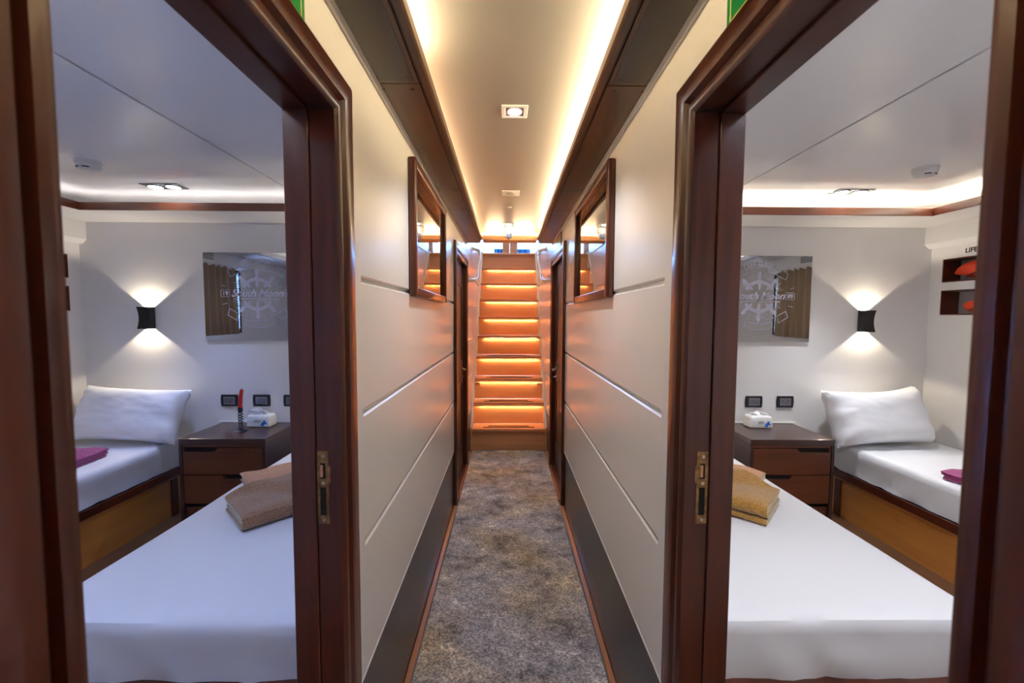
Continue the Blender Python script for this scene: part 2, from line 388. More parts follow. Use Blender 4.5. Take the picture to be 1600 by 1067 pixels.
struct('trim_3', box(BM(), -.2395, .2395, YEND - .18, YEND - .1602, ZS - .004, ZS + .036, .002), mTeak)
struct('wall_header', box(BM(), -.4115, .4115, YEND - .02, YEND + .02, ZS + .031, 4.2), mWall)
# recess side walls
bm = BM()
for s in (-1, 1): box(bm, s * .395, s * .3995, YN, YEND - .03, ZS + .031, ZC - .001)
struct('wall_recess', bm, mCeil)

# LED tapes on top of the soffits
def led_thing(label, segs, mat):
    t = thing('led_tape', label, 'light strip', segs[0][:3], 'warm light tapes hidden above the corridor soffits')
    for (x0, y0, z0, x1, y1, z1, w) in segs:
        bm = BM(); box(bm, x0 - w if x0 == x1 else x0, x1 + w if x0 == x1 else x1, y0 if x0 == x1 else y0 - w, y1 if x0 == x1 else y1 + w, z0, z0 + .014); obj('tape', bm, mat, t)
    return t
zt = ZS + .031
led_thing('bright warm light tape above left soffit, nearest stretch', [(-.295, YN + .02, zt, -.295, 1.25, zt, .010)], mLed)
led_thing('dimmer warm light tape above left soffit, farther stretch', [(-.335, 1.26, zt, -.335, 2.75, zt, .006), (-.315, 2.76, zt, -.315, 3.72, zt, .007)], mLedDim)
led_thing('bright warm light tape above the right soffit', [(.295, YN + .02, zt, .295, 1.9, zt, .010), (.30, 1.91, zt, .30, 3.72, zt, .009)], mLed)
led_thing('warm light tape above the short end soffit by the stairs', [(-.2, 3.83, zt, .2, 3.83, zt, .008)], mLed)

# ------------------------------------------------------------------ door casings
CAS = [(-.006, .0), (-.006, .010), (.000, .0165), (.008, .018), (.016, .016), (.020, .007), (.026, .006), (.029, .014), (.033, .020), (.040, .0215), (.072, .0215), (.078, .018), (.080, .010), (.080, 0)]
def casing(bm, s, y0, y1, zt, prof=CAS, xw=XW, k=1):
    rings = []
    for d, p in prof:
        x = s * (xw - k * p)
        rings.append([(x, y0 - d, 0.0), (x, y0 - d, zt + d), (x, y1 + d, zt + d), (x, y1 + d, 0.0)])
    V = [[bm.verts.new(p) for p in r] for r in rings]
    n = len(V)
    for i in range(n):
        a, b = V[i], V[(i + 1) % n]
        for j in range(3): bm.faces.new((a[j], a[j + 1], b[j + 1], b[j]))
    for j in (0, 3): bm.faces.new([V[i][j] for i in range(n)])
def doorway(idx, s):
    y0, y1, zt = D1
    bm = BM(); casing(bm, s, y0, y1, zt)
    o = struct('door_%d' % idx, bm, mMahog, True)
    # jambs with a rebate
    xa, xb, xm = s * (XW - .004), s * (XC + .012), s * (XW + .048)
    def j(name, *a, mat=mMahog): return obj(name, box(BM(), *a, .0015, 1), mat, o)
    fj = j('jamb', xa, xm, y1, y1 + .0118, .022, zt); j('jamb', xm, xb, y1 - .006, y1 + .0118, .022, zt)
    j('jamb', xa, xm, y0 - .0118, y0, .022, zt); j('jamb', xm, xb, y0 - .0118, y0 + .004, .022, zt)
    j('door_head', xa, xm, y0, y1, zt, zt + .0118, mat=mMahogY); j('door_head', xm, xb, y0 + .004, y1 - .006, zt - .008, zt + .0118, mat=mMahogY)
    # inner casing on the cabin side
    bm = BM(); casing(bm, s, y0 - .004, y1 + .004, zt + .004, [(0, 0), (0, .012), (.05, .012), (.05, 0)], XC, -1); obj('inner_casing', bm, mMahog, o)
    # strike plate let into the far jamb
    pl = thing('strike_plate', 'worn brass strike plate on the %s doorway jamb' % ('left' if s < 0 else 'right'), 'lock plate', (s * .438, y1, .93), )
    cx = s * .433; yf = y1 - .0016
    bm = BM()
    for a in ((cx - .013, cx + .013, .925, .945), (cx - .013, cx + .013, 1.010, 1.030), (cx - .013, cx + .013, 1.066, 1.094),
              (cx - .013, cx - .007, .945, 1.010), (cx + .007, cx + .013, .945, 1.010), (cx - .013, cx - .006, 1.030, 1.066), (cx + .006, cx + .013, 1.030, 1.066)):
        box(bm, a[0], a[1], yf, y1 - .0001, a[2], a[3])
    box(bm, cx - s * .013, cx - s * .017, yf, y1 - .0001, 1.02, 1.06)
    obj('plate', bm, mBrass, pl)
    bm = BM(); box(bm, cx - .007, cx + .007, yf + .0006, y1 - .0001, .945, 1.010); box(bm, cx - .006, cx + .006, yf + .0006, y1 - .0001, 1.030, 1.066); obj('keeper_slot', bm, mDark, pl)
    obj('latch_tongue', box(BM(), cx - .0055, cx + .001, yf - .002, yf + .0005, 1.034, 1.062, .0008, 1), mTeak, pl)
    for zz in (.934, 1.020, 1.082):
        obj('screw', lathe(BM(), [(.0042, 0), (.0042, .0008), (.0025, .0018)], (cx + .001, yf, zz), 10, 'y', -1), mScrew, pl)
doorway(1, -1); doorway(2, 1)
def closed_door(idx, s):
    y0, y1, zt = D2
    bm = BM(); casing(bm, s, y0, y1, zt)
    o = struct('door_%d' % idx, bm, mMahog, True)
    xa, xb = s * (XW - .004), s * XC
    obj('jamb', box(BM(), xa, xb, y1, y1 + .0118, .022, zt), mMahog, o); obj('jamb', box(BM(), xa, xb, y0 - .0118, y0, .022, zt), mMahog, o)
    obj('door_head', box(BM(), xa, xb, y0, y1, zt, zt + .0118), mMahogY, o)
    lf = obj('door_leaf', box(BM(), s * .425, s * .460, y0 + .002, y1 - .002, .034, zt - .002, .003), mLeaf, o)
    for a in ((.25, .85), (1.0, 1.68)):
        bm = BM()
        for q in ((y0 + .12, y1 - .12, a[0], a[0] + .02), (y0 + .12, y1 - .12, a[1] - .02, a[1]), (y0 + .12, y0 + .14, a[0], a[1]), (y1 - .14, y1 - .12, a[0], a[1])):
            box(bm, s * .418, s * .426, *q, .002)
        obj('panel_moulding', bm, mLeaf, lf)
    bm = BM(); yk = y1 - .075
    lathe(bm, [(.020, 0), (.020, .004), (.010, .008), (.008, .030)], (s * .425, yk, .93), 16, 'x', -s)
    tube(bm, bez([(s * .397, yk, .93), (s * .390, yk - .01, .93), (s * .390, yk - .11, .93)]), .007)
    lathe(bm, [(.016, 0), (.016, .004), (.012, .007)], (s * .425, yk, .86), 16, 'x', -s)
    h = obj('door_handle', bm, mChrome, lf, True)
    obj('keyhole', box(BM(), s * .4165, s * .4185, yk - .002, yk + .002, .853, .868), mDark, lf)
    obj('key', tube(BM(), [(s * .418, yk, .86), (s * .400, yk, .86), (s * .399, yk, .835), (s * .401, yk, .80)], .003, 6), mChrome, lf)
closed_door(3, -1); closed_door(4, 1)

# ------------------------------------------------------------------ staircase
st = thing('staircase', 'teak staircase with amber-lit steps at the corridor end', 'stairs', (0, YST, 0))
XS = .384
for n in range(1, NST + 1):
    yf = YST + (n - 1) * RUN; z = n * RISE
    # riser
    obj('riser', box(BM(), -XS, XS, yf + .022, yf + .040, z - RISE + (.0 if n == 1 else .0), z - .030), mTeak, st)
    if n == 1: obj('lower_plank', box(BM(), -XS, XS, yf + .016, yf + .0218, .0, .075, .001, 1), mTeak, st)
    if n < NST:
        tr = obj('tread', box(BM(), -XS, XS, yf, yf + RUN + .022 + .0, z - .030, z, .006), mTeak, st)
        if n <= 4:
            for k, (w, dy) in enumerate(((.27, .052), (.215, .105))):
                obj('anti_slip_strip', box(BM(), -w, w, yf + dy, yf + dy + .022, z + .0001, z + .003, .001, 1), mTape, tr)
    else:
        tr = obj('tread', box(BM(), -XS, XS, yf, yf + .06, z - .030, z, .006), mTeak, st)
    if n >= 2 and n <= 9:
        lt = obj('led_tape', box(BM(), -.30 if n > 4 else -.33, .355, yf + .009, yf + .0125, z - .0365, z - .0303), mLedStair, tr); obj('nosing_lip', box(BM(), -XS, XS, yf + .001, yf + .0085, z - .042, z - .0302, .001, 1), mTeak, tr)
for s in (-1, 1):
    pts = [(YST + .01, 0), (YST + .01, RISE + .02), (YTOP + .01, NST * RISE + .02), (YTOP + .2, NST * RISE + .02), (YTOP + .2, 1.9), (YST + .45, 0)]
    bm = BM(); prism(bm, pts, 'x', s * .3845, s * .3995); obj('stringer', bm, mWall, st)
    obj('stringer_cap', box(BM(), s * .381, s * .3995, YST - .004, YST + .0095, 0, RISE + .012, .002), mTeak, st)
# upper deck landing
struct('floor_landing', box(BM(), -1.3, 1.3, YTOP + .061, YD + .3, NST * RISE - .03, NST * RISE), mTeak)
bm = BM(); box(bm, -1.3, -1.25, 6.25, YD + .3, 2.33, 4.2); box(bm, -1.25, -XC - .001, 6.25, 6.299, 2.33, 4.2); struct('wall_landing_left', bm, mWall)
bm = BM(); box(bm, 1.25, 1.3, 6.25, YD + .3, 2.33, 4.2); box(bm, XC + .001, 1.25, 6.25, 6.299, 2.33, 4.2); struct('wall_landing_right', bm, mWall)
struct('ceiling_landing', box(BM(), -1.3, 1.3, YEND + .021, YD + .3, 4.2, 4.25), mCeil)
# saloon double door with glass
sd = BM()
for a in ((-.62, -.56), (.55, .61)): box(sd, a[0], a[1], YD - .02, YD + .05, 2.331, 3.9)
box(sd, -.62, .61, YD - .02, YD + .05, 3.901, 4.0)
sdo = struct('door_5', sd, mTeak)
for k, (xa, xb, pa, pb) in enumerate(((-.559, .012, -.445, -.105), (.018, .549, .14, .46))):
    bm = BM(); Y0, Y1 = YD, YD + .035
    box(bm, xa, pa, Y0, Y1, 2.335, 3.9); box(bm, pb, xb, Y0, Y1, 2.335, 3.9)
    box(bm, pa, pb, Y0, Y1, 2.335, 2.40); box(bm, pa, pb, Y0, Y1, 3.6, 3.9)
    lf = obj('door_leaf', bm, mTeak, sdo)
    obj('pane', box(BM(), pa + .001, pb - .001, YD + .012, YD + .018, 2.401, 3.599), mPane, lf)
bm = BM(); box(bm, -1.3, -.621, YD, YD + .05, 2.331, 4.2); box(bm, .611, 1.3, YD, YD + .05, 2.331, 4.2); box(bm, -.62, .61, YD, YD + .05, 4.001, 4.2)
struct('wall_saloon', bm, mWall)
# blue canvas panels hanging on the deck beyond the panes
def canvas(x0, x1, y, label):
    bm = BM(); n = 16; A = []
    for i in range(n + 1):
        x = x0 + (x1 - x0) * i / n; dy = .02 * math.sin(i * 1.3)
        A.append([bm.verts.new((x, y + dy, z)) for z in (2.34, 3.6)] + [bm.verts.new((x, y + dy + .01, z)) for z in (2.34, 3.6)])
    for a, b in zip(A, A[1:]):
        bm.faces.new((a[0], b[0], b[1], a[1])); bm.faces.new((a[2], a[3], b[3], b[2])); bm.faces.new((a[1], b[1], b[3], a[3])); bm.faces.new((a[0], a[2], b[2], b[0]))
    bm.faces.new((A[0][0], A[0][1], A[0][3], A[0][2])); bm.faces.new((A[-1][0], A[-1][2], A[-1][3], A[-1][1]))
    tag(obj('canvas_screen', bm, mBlueCurt, None, True), label, 'screen', 'blue canvas screens on the deck')
canvas(-.27, -.06, 8.0, 'blue canvas screen seen through the left saloon door pane')
canvas(.10, .40, 8.0, 'blue canvas screen seen through the right saloon door pane')
struct('floor_deck', box(BM(), -3, 3, YD + .301, 12, NST * RISE - .05, NST * RISE), mTeak)

# unseen lamp added over the landing to warm the top of the stairs
t = thing('landing_fill_lamp', 'unseen warm ceiling lamp added over the stair landing', 'ceiling light', (0, 5.4, 4.2))
obj('rim', lathe(BM(), [(.11, 0.0003), (.11, .02), (.10, .025)], (0, 5.4, 4.2), 28, 'z', -1), mWhiteP, t)
obj('lamp', lathe(BM(), [(.095, .0252), (.09, .032), (.05, .036)], (0, 5.4, 4.2), 28, 'z', -1), mLampW, t, True)
spot('landing_fill_light', (0, 5.4, 4.13), (0, -.25, -1), 30.0, (1.0, .74, .45), 140, .6, .09)

# grab rails beside the stairs
for s in (-1, 1):
    sd_ = 'left' if s < 0 else 'right'
    g = thing('grab_rail', 'bent polished steel grab rail on the %s wall beside the stairs' % sd_, 'handrail', (s * XW, 4.35, 1.74), 'steel grab rails beside the stairs')
    p = [(s * .399, 4.12, 1.75), (s * .335, 4.20, 1.75), (s * .325, 4.34, 1.80), (s * .325, 4.72, 2.06), (s * .335, 4.74, 2.13), (s * .399, 4.64, 2.13)]
    obj('rail', tube(BM(), bez(p, 6), .0155, 12), mChrome, g, True)
    for q in (p[0], p[-1]):
        obj('flange', lathe(BM(), [(.026, 0), (.026, .006), (.018, .012)], (s * .3995, q[1], q[2]), 20, 'x', -s), mChrome, g, True)
    # small latch bolts under the third tread
    y = YST + 2 * RUN + .012; z = 3 * RISE - .062
    lb = thing('latch_bolt', 'small steel latch bolt under the lit third step, %s side' % sd_, 'latch', (s * .35, y, z - .012), 'latch bolts on the stair front')
    obj('bolt_body', box(BM(), s * .325, s * .375, y - .004, y + .0095, z - .010, z + .010, .002), mChrome, lb)
    obj('bolt_rod', tube(BM(), [(s * .305, y - .002, z), (s * .3835, y - .002, z)], .0045, 8), mChrome, lb)
    obj('bolt_knob', lathe(BM(), [(.004, 0), (.004, .010), (.007, .012), (.007, .018)], (s * .34, y - .004, z), 10, 'y', -1), mBrass, lb)

# ------------------------------------------------------------------ corridor ceiling fittings
def corridor_spot(x, y, label):
    t = thing('ceiling_spotlight', label, 'ceiling light', (x, y, ZC), 'square recessed corridor spotlights')
    bm = BM(); h = .048
    for a in ((x - h, x + h, y - h, y - .034), (x - h, x + h, y + .034, y + h), (x - h, x - .034, y - .034, y + .034), (x + .034, x + h, y - .034, y + .034)):
        box(bm, *a, ZC - .005, ZC - .0002, .001, 1)
    obj('bezel', bm, mWhiteP, t)
    obj('reflector', lathe(BM(), [(.034, 0), (.034, .003), (.026, .0032), (.026, 0.0002)], (x, y, ZC - .0004), 28, 'z', -1), mSilver, t)
    obj('lamp', lathe(BM(), [(.024, .0005), (.024, .004), (.012, .006)], (x, y, ZC - .0004), 24, 'z', -1), mLamp, t, True)
    spot('corridor_spot_light', (x, y, ZC - .012), (0, 0, -1), LIGHT['corr_spot'], (.9, .93, 1), 120, .5, .02)
corridor_spot(.008, 1.62, 'square recessed spotlight in the corridor ceiling, nearest one')
corridor_spot(-.012, 3.55, 'square recessed spotlight in the corridor ceiling by the stairs')
t = thing('ceiling_sensor', 'small rectangular white sensor plate on the corridor ceiling', 'sensor', (.002, 2.66, ZC))
obj('plate', box(BM(), -.052, .056, 2.61, 2.71, ZC - .006, ZC - .0002, .002), mWhiteP, t)
obj('grille', lathe(BM(), [(.03, 0), (.03, .003), (.02, .006)], (.002, 2.66, ZC - .006), 20, 'z', -1), plain('sensor_grey', (.4, .37, .34), .5), t)
tag(obj('ceiling_button', lathe(BM(), [(.016, .0002), (.016, .003), (.01, .005)], (-.002, 3.0, ZC), 16, 'z', -1), mWhiteP), 'tiny round cover on the ceiling beyond the sensor plate', 'cover')
t = thing('security_camera', 'white turret security camera hanging from the corridor ceiling end', 'camera', (-.008, 3.66, ZC))
cx, cy = -.008, 3.66
obj('mount', lathe(BM(), [(.042, .0002), (.044, .02), (.042, .05), (.036, .062)], (cx, cy, ZC), 28, 'z', -1), mWhiteP, t, True)
bm = BM(); bmesh.ops.create_uvsphere(bm, u_segments=24, v_segments=16, radius=.037); bmesh.ops.translate(bm, verts=bm.verts, vec=(cx, cy - .006, ZC - .068)); obj('ball', bm, mWhiteP, t, True)
obj('lens', lathe(BM(), [(.024, 0), (.024, .010), (.018, .012)], (cx + .002, cy - .034, ZC - .076), 24, 'y', -1), mBlack, t, True)

# ------------------------------------------------------------------ framed pictures
def picture(s, mat, label):
    y0, y1, z0, z1 = 1.665, 2.50, 1.478, 2.012
    f = thing('framed_picture', label, 'picture', (s * XW, (y0 + y1) / 2, z0))
    xa = s * (XW - .0005); w = .036
    def bar(*a, m=mMahog, b=.007): obj('frame_bar', box(BM(), *a, b, 3), m, f, True)
    bar(s * .370, xa, y0, y0 + w, z0, z1); bar(s * .370, xa, y1 - w, y1, z0, z1)
    bar(s * .372, xa, y0 + w, y1 - w, z0, z0 + w, m=mMahogY, b=.004); bar(s * .372, xa, y0 + w, y1 - w, z1 - w, z1, m=mMahogY, b=.004)
    obj('print', box(BM(), s * .388, xa, y0 + w, y1 - w, z0 + w, z1 - w), mat, f)
picture(-1, mArtL, 'brown framed glazed picture on the left corridor wall')
picture(1, mArtR, 'dark framed glazed picture on the right corridor wall')

# ------------------------------------------------------------------ green signs
def exit_sign(s):
    y0, y1, z0, z1 = .47, .832, 1.934, 2.045
    sg = thing('exit_sign', 'green exit sign above the %s cabin doorway' % ('left' if s < 0 else 'right'), 'sign', (s * XW, .65, z0))
    obj('board', box(BM(), s * (XW - .003), s * (XW - .0003), y0, y1, z0, z1), mGreen, sg)
    bm = BM(); xx = (s * (XW - .0038), s * (XW - .0031)); m_ = .012; w = .003
    for a in ((y0 + m_, y1 - m_, z0 + m_, z0 + m_ + w), (y0 + m_, y1 - m_, z1 - m_ - w, z1 - m_), (y0 + m_, y0 + m_ + w, z0 + m_, z1 - m_), (y1 - m_ - w, y1 - m_, z0 + m_, z1 - m_)):
        box(bm, *xx, *a)
    obj('border', bm, mCream, sg)
    bm = BM()
    R = Matrix(((0, 0, -s, s * (XW - .0034)), (-s, 0, 0, .65), (0, 1, 0, 1.985), (0, 0, 0, 1)))
    textmesh(bm, 'EXIT', .105, R, .0004, bold=.002); obj('lettering', bm, mCream, sg, recalc=False)
exit_sign(-1); exit_sign(1)
sg = thing('wall_notice', 'small green and yellow notice above the far right door', 'sign', (XW, 3.42, 1.95))
obj('frame', box(BM(), XW - .006, XW - .0003, 3.30, 3.56, 1.945, 2.055, .001, 1), mBlack, sg)
obj('sheet', box(BM(), XW - .0075, XW - .0061, 3.31, 3.55, 1.953, 2.047), plain('notice_print', (.18, .20, .02), .3, var=.9, bscale=30), sg)

# ================================================================== CABINS
def mattress(bm, x0, x1, y0, y1, z0, z1, r=.035, n=(26, 44, 8), seed=0, hem=1.0):
    lo = Vector((min(x0, x1), y0, z0)); hi = Vector((max(x0, x1), y1, z1))
    nx, ny, nz = n; V = {}
    def P(i, j, k):
        key = (i, j, k)
        if key in V: return V[key]
        def t(a, m): u = a / m; return u
        p = Vector((lo.x + (hi.x - lo.x) * i / nx, lo.y + (hi.y - lo.y) * j / ny, lo.z + (hi.z - lo.z) * k / nz))
        q = Vector((min(max(p.x, lo.x + r), hi.x - r), min(max(p.y, lo.y + r), hi.y - r), min(p.z, hi.z - r)))
        d = p - q
        if d.length > 1e-6: p = q + d.normalized() * r
        h = (p.z - lo.z) / (hi.z - lo.z)
        f = fbm((p.x * 2.3 + seed, p.y * 2.1, 3.1)) * .006
        if h > .6: p.z += f - .004
        side = 1 if (i in (0, nx) or j in (0, ny)) else 0
        if side:
            along = p.x if j in (0, ny) else p.y
            a = hem * (.004 * fbm((along * 3 + seed, h * 2, 0)) + (1 - h) ** 2 * .011 * fbm((along * 17 + h * 2.5 + seed, 1.7, seed)) + .004 * (1 - h) * math.sin(along * 31 + 6 * h + 3 * fbm((along * 4, 0, seed))))
            nrm = Vector(((-1 if i == 0 else 1 if i == nx else 0), (-1 if j == 0 else 1 if j == ny else 0), 0))
            p += nrm * (a - .006 - (1 - h) * .010)
        V[key] = bm.verts.new(p); return V[key]
    for i in range(nx):
        for j in range(ny):
            bm.faces.new((P(i, j, nz), P(i + 1, j, nz), P(i + 1, j + 1, nz), P(i, j + 1, nz)))
            bm.faces.new((P(i, j, 0), P(i, j + 1, 0), P(i + 1, j + 1, 0), P(i + 1, j, 0)))
    for k in range(nz):
        for i in range(nx):
            bm.faces.new((P(i, 0, k), P(i + 1, 0, k), P(i + 1, 0, k + 1), P(i, 0, k + 1)))
            bm.faces.new((P(i, ny, k), P(i, ny, k + 1), P(i + 1, ny, k + 1), P(i + 1, ny, k)))
        for j in range(ny):
            bm.faces.new((P(0, j, k), P(0, j, k + 1), P(0, j + 1, k + 1), P(0, j + 1, k)))
            bm.faces.new((P(nx, j, k), P(nx, j + 1, k), P(nx, j + 1, k + 1), P(nx, j, k + 1)))
    return bm
def pillow(bm, c, w, h, t, lean, yaw, seed, roll=0.0, droop=0.0):
    n = 34; m_ = 26; G = {}
    M = Matrix.Translation(c) @ Matrix.Rotation(yaw, 4, 'Z') @ Matrix.Rotation(lean, 4, 'X') @ Matrix.Rotation(roll, 4, 'Y')
    for sd in (1, -1):
        for i in range(n + 1):
            for j in range(m_ + 1):
                u = -1 + 2 * i / n; v = -1 + 2 * j / m_
                if sd < 0 and (i in (0, n) or j in (0, m_)): G[sd, i, j] = G[1, i, j]; continue
                pinch = 1 - .07 * (1 - abs(v) ** 2.2) * abs(u) ** 6; pv = 1 - .10 * (1 - abs(u) ** 2.2) * abs(v) ** 6
                x = u * w / 2 * pinch; z = v * h / 2 * pv - droop * (1 - u * u) * max(v, 0)
                th = t / 2 * (max(0, 1 - abs(u) ** 4.5)) ** .55 * (max(0, 1 - abs(v) ** 4.0)) ** .55
                wr = .010 * fbm((u * 2.2 + seed, v * 2.2, sd)) + .009 * (abs(u) ** 2) * fbm((u * 3 + seed, v * 9, sd * 2)) + .005 * fbm((u * 7 + v * 3, v * 7, seed))
                wr += .010 * abs(u) ** 3 * math.sin(9 * v + 5 * abs(u) + seed) * max(0, 1 - abs(v) ** 4)
                y = -sd * (th + wr * (1 if th > .004 else 0))
                G[sd, i, j] = bm.verts.new(M @ Vector((x, y, z)))
        for i in range(n):
            for j in range(m_):
                q = (G[sd, i, j], G[sd, i + 1, j], G[sd, i + 1, j + 1], G[sd, i, j + 1])
                bm.faces.new(q if sd > 0 else q[::-1])
    return bm
HEMS = []
def towel(bm, c, L_, Wd, us, th, rotz, seed, warp=None):
    """folded towel: nested U folds (fold on the -y side, loose edges on the +y side) swept along its length"""
    HEMS.clear(); gap = th * 1.05; nl = max(b for a, b in us) + 1; layers = nl
    for qi, (ka, kb) in enumerate(us):
        za, zb = th / 2 + ka * gap, th / 2 + kb * gap; rr = (zb - za) / 2
        base = min(a for a, b in us if a <= ka and b >= kb); depth = ka - base
        yl = -Wd / 2 + th / 2 + rr + depth * gap; yr = Wd / 2 - .010 * ((qi * 37 + seed * 13) % 4) / 3
        yl = min(-Wd / 2 + th / 2 + depth * gap + rr, 0)
        path = [(yr + (yl - yr) * t / 12, zb) for t in range(13)]
        for a in (22, 45, 67, 90, 112, 135, 158): a = math.radians(a); path.append((yl - math.sin(a) * rr, za + rr + math.cos(a) * rr))
        path += [(yl + (yr - .012 - yl) * t / 12, za) for t in range(13)]
        _sweep(bm, c, L_, path, th, rotz, seed + qi * 0, warp, layers * gap, depth)
    return bm
def _sweep(bm, c, L_, path, th, rotz, seed, warp, H, depth):
    m_ = 20; N = len(path); prof = []
    for side in (1, -1):
        rng = range(N) if side > 0 else range(N - 1, -1, -1)
        for i in rng:
            a = path[max(i - 1, 0)]; b = path[min(i + 1, N - 1)]; dx, dz = b[0] - a[0], b[1] - a[1]; l = math.hypot(dx, dz) or 1
            prof.append((path[i][0] - side * dz / l * th * .41, path[i][1] + side * dx / l * th * .41))
    layers = 1; gap = H
    L_ = L_ - .010 * depth
    M = Matrix.Translation(c) @ Matrix.Rotation(rotz, 4, 'Z'); rings = []
    for s_ in range(m_ + 1):
        u = -L_ / 2 + L_ * s_ / m_; ring = []
        e = 1 - .10 * (abs(u) / (L_ / 2)) ** 8
        for i, (x_, z_) in enumerate(prof):
            hh = z_ / (layers * gap)
            p = Vector((u * (1 + .02 * fbm((x_ * 9, z_ * 30, seed))), x_ + .009 * fbm((u * 6 + seed, hh * 3, 1)), z_ * e * (1 + .26 * hh * fbm((u * 6, x_ * 6, seed))) + .010 * hh * fbm((u * 11, x_ * 10, seed + 5))))
            if warp: p = warp(p)
            ring.append(bm.verts.new(M @ p))
        rings.append(ring)
    K = len(prof)
    for a, b in zip(rings, rings[1:]):
        for k in range(K): bm.faces.new((a[k], a[(k + 1) % K], b[(k + 1) % K], b[k]))
    bm.faces.new(rings[0][::-1]); bm.faces.new(rings[-1])
    for ring in (rings[0], rings[-1]):
        P_ = [(ring[i].co + ring[K - 1 - i].co) / 2 for i in range(N)]
        HEMS.append((P_, th * .20))
    return bm

def cabin(s):
    sd = 'left' if s < 0 else 'right'
    N = 'left' if s < 0 else 'right'
    # ---- shell
    bm = BM(); box(bm, s * XC, s * (HULL + .2), BACK, BACK + .05, 0, CZ); struct('wall_%s_cabin_back' % N, bm, mWallC)
    bm = BM(); box(bm, s * (XC + .001), s * (HULL + .2), FRONT - .05, FRONT, 0, CZ); struct('wall_%s_cabin_front' % N, bm, mWallC)
    # inner skin on the partition
    bm = BM()
    for a in ((FRONT, D1[0] - .06, 0, CZ), (D1[1] + .06, BACK, 0, CZ), (D1[0] - .06, D1[1] + .06, D1[2] + .06, CZ)): box(bm, s * (XC + .001), s * (XC + .008), *a)
    struct('wall_%s_cabin_inner' % N, bm, mWallC)
    # hull wall with window opening and two niches
    wy0, wy1, wz0, wz1 = 1.25, 2.02, 1.20, 1.90
    NI = ((2.40, 3.012, 1.655, 1.818), (2.40, 3.012, 1.425, 1.598))
    def hull(y0, y1, z0, z1): box(bm, s * HULL, s * (HULL + .14), y0, y1, z0, z1)
    bm = BM()
    hull(FRONT, wy0, 0, CZ); hull(wy0, wy1, 0, wz0); hull(wy0, wy1, wz1, CZ); hull(wy1, 2.40, 0, CZ); hull(3.012, BACK, 0, CZ)
    hull(2.40, 3.012, 0, 1.425); hull(2.40, 3.012, 1.598, 1.655); hull(2.40, 3.012, 1.818, CZ)
    wh = struct('wall_%s_cabin_hull' % N, bm, mWallC)
    for q in NI:
        nb = BM(); t_ = .008; x0, x1 = s * (HULL - .003), s * (HULL + .13)
        for a in ((q[0] + .0002, q[1] - .0002, q[2] + .0002, q[2] + t_), (q[0] + .0002, q[1] - .0002, q[3] - t_, q[3] - .0002), (q[0] + .0002, q[0] + t_, q[2] + t_, q[3] - t_), (q[1] - t_, q[1] - .0002, q[2] + t_, q[3] - t_)):
            box(nb, x0, x1, *a)
        obj('niche_lining', nb, mMahogY, wh)
        obj('niche_back', box(BM(), s * (HULL + .122), s * (HULL + .129), q[0] + t_, q[1] - t_, q[2] + t_, q[3] - t_), mNicheB, wh)
    # duct along the hull below the cove ledge, with louvred vent
    bm = BM(); prism(bm, [(s * HULL, 2.057), (s * (HULL - .055), 2.057), (s * (HULL - .055), 1.935), (s * (HULL - .025), 1.905), (s * HULL, 1.905)], 'y', FRONT, BACK)
    du = struct('trim_%s_duct' % N, bm, mWallC)
    vt = thing('air_vent', 'dark louvred air vent on the %s cabin hull duct' % sd, 'vent', (s * (HULL - .056), 1.95, 1.95))
    obj('frame', box(BM(), s * (HULL - .0565), s * (HULL - .0551), 1.75, 2.10, 1.955, 2.06), mWhiteP, vt)
    for k in range(5): obj('slat', box(BM(), s * (HULL - .0625), s * (HULL - .0567), 1.765, 2.085, 1.965 + k * .018, 1.973 + k * .018), mBlack, vt)
    # ceiling of separate boards with a dark joint
    ce = struct('ceiling_%s_cabin' % N, box(BM(), s * (XC + .001), s * HULL, FRONT, BACK, CZ + .001, CZ + .03), mDark)
    for a, b in ((XC + .009, 1.368), (1.379, HULL - .001)): obj('ceiling_panel', box(BM(), s * a, s * b, FRONT + .001, BACK - .001, CZ - .012, CZ + .0008, .0015, 1), mCeilC, ce)
    # cove ledge round back and hull
    yl, xl, zl = 2.73, 2.70, 2.058
    bm = BM()
    box(bm, s * (XC + .009), s * (HULL - .0005), yl + .012, BACK - .0005, zl, zl + .016); box(bm, s * (xl + .012), s * (HULL - .0005), FRONT + .0005, yl + .0119, zl, zl + .016)
    ld = struct('trim_%s_cove_ledge' % N, bm, mWallC)
    bm = BM(); box(bm, s * (XC + .009), s * (xl + .012), yl, yl + .0118, zl - .003, zl + .047, .003); obj('cove_trim', bm, mMahogX, ld)
    bm = BM(); box(bm, s * xl, s * (xl + .0118), FRONT + .001, yl - .0002, zl - .003, zl + .047, .003); obj('cove_trim', bm, mMahogY, ld)
    bm = BM(); box(bm, s * (XC + .009), s * (xl + .0115), FRONT + .0005, FRONT + .30, zl, zl + .016); obj('front_ledge', bm, mWallC, ld)
    bm = BM(); box(bm, s * (XC + .009), s * (xl - .0005), FRONT + .3005, FRONT + .312, zl - .003, zl + .047, .003); obj('cove_trim', bm, mMahogX, ld)
    bm = BM(); box(bm, s * (XC + .01), s * (HULL - .002), BACK - .02, BACK - .0006, zl + .0162, zl + .03); obj('cable_batten', bm, mWallC, ld)
    lt = thing('led_tape', '%s light tape on the cove ledge of the %s cabin' % (('dim', 'left') if s < 0 else ('bright', 'right')), 'light strip', (s * 1.8, yl + .06, zl + .017))
    mt = mLedOff if s < 0 else mLedCove
    obj('tape', box(BM(), s * (XC + .03), s * (xl + .05), yl + .045, yl + .060, zl + .0163, zl + .021), mt, lt)
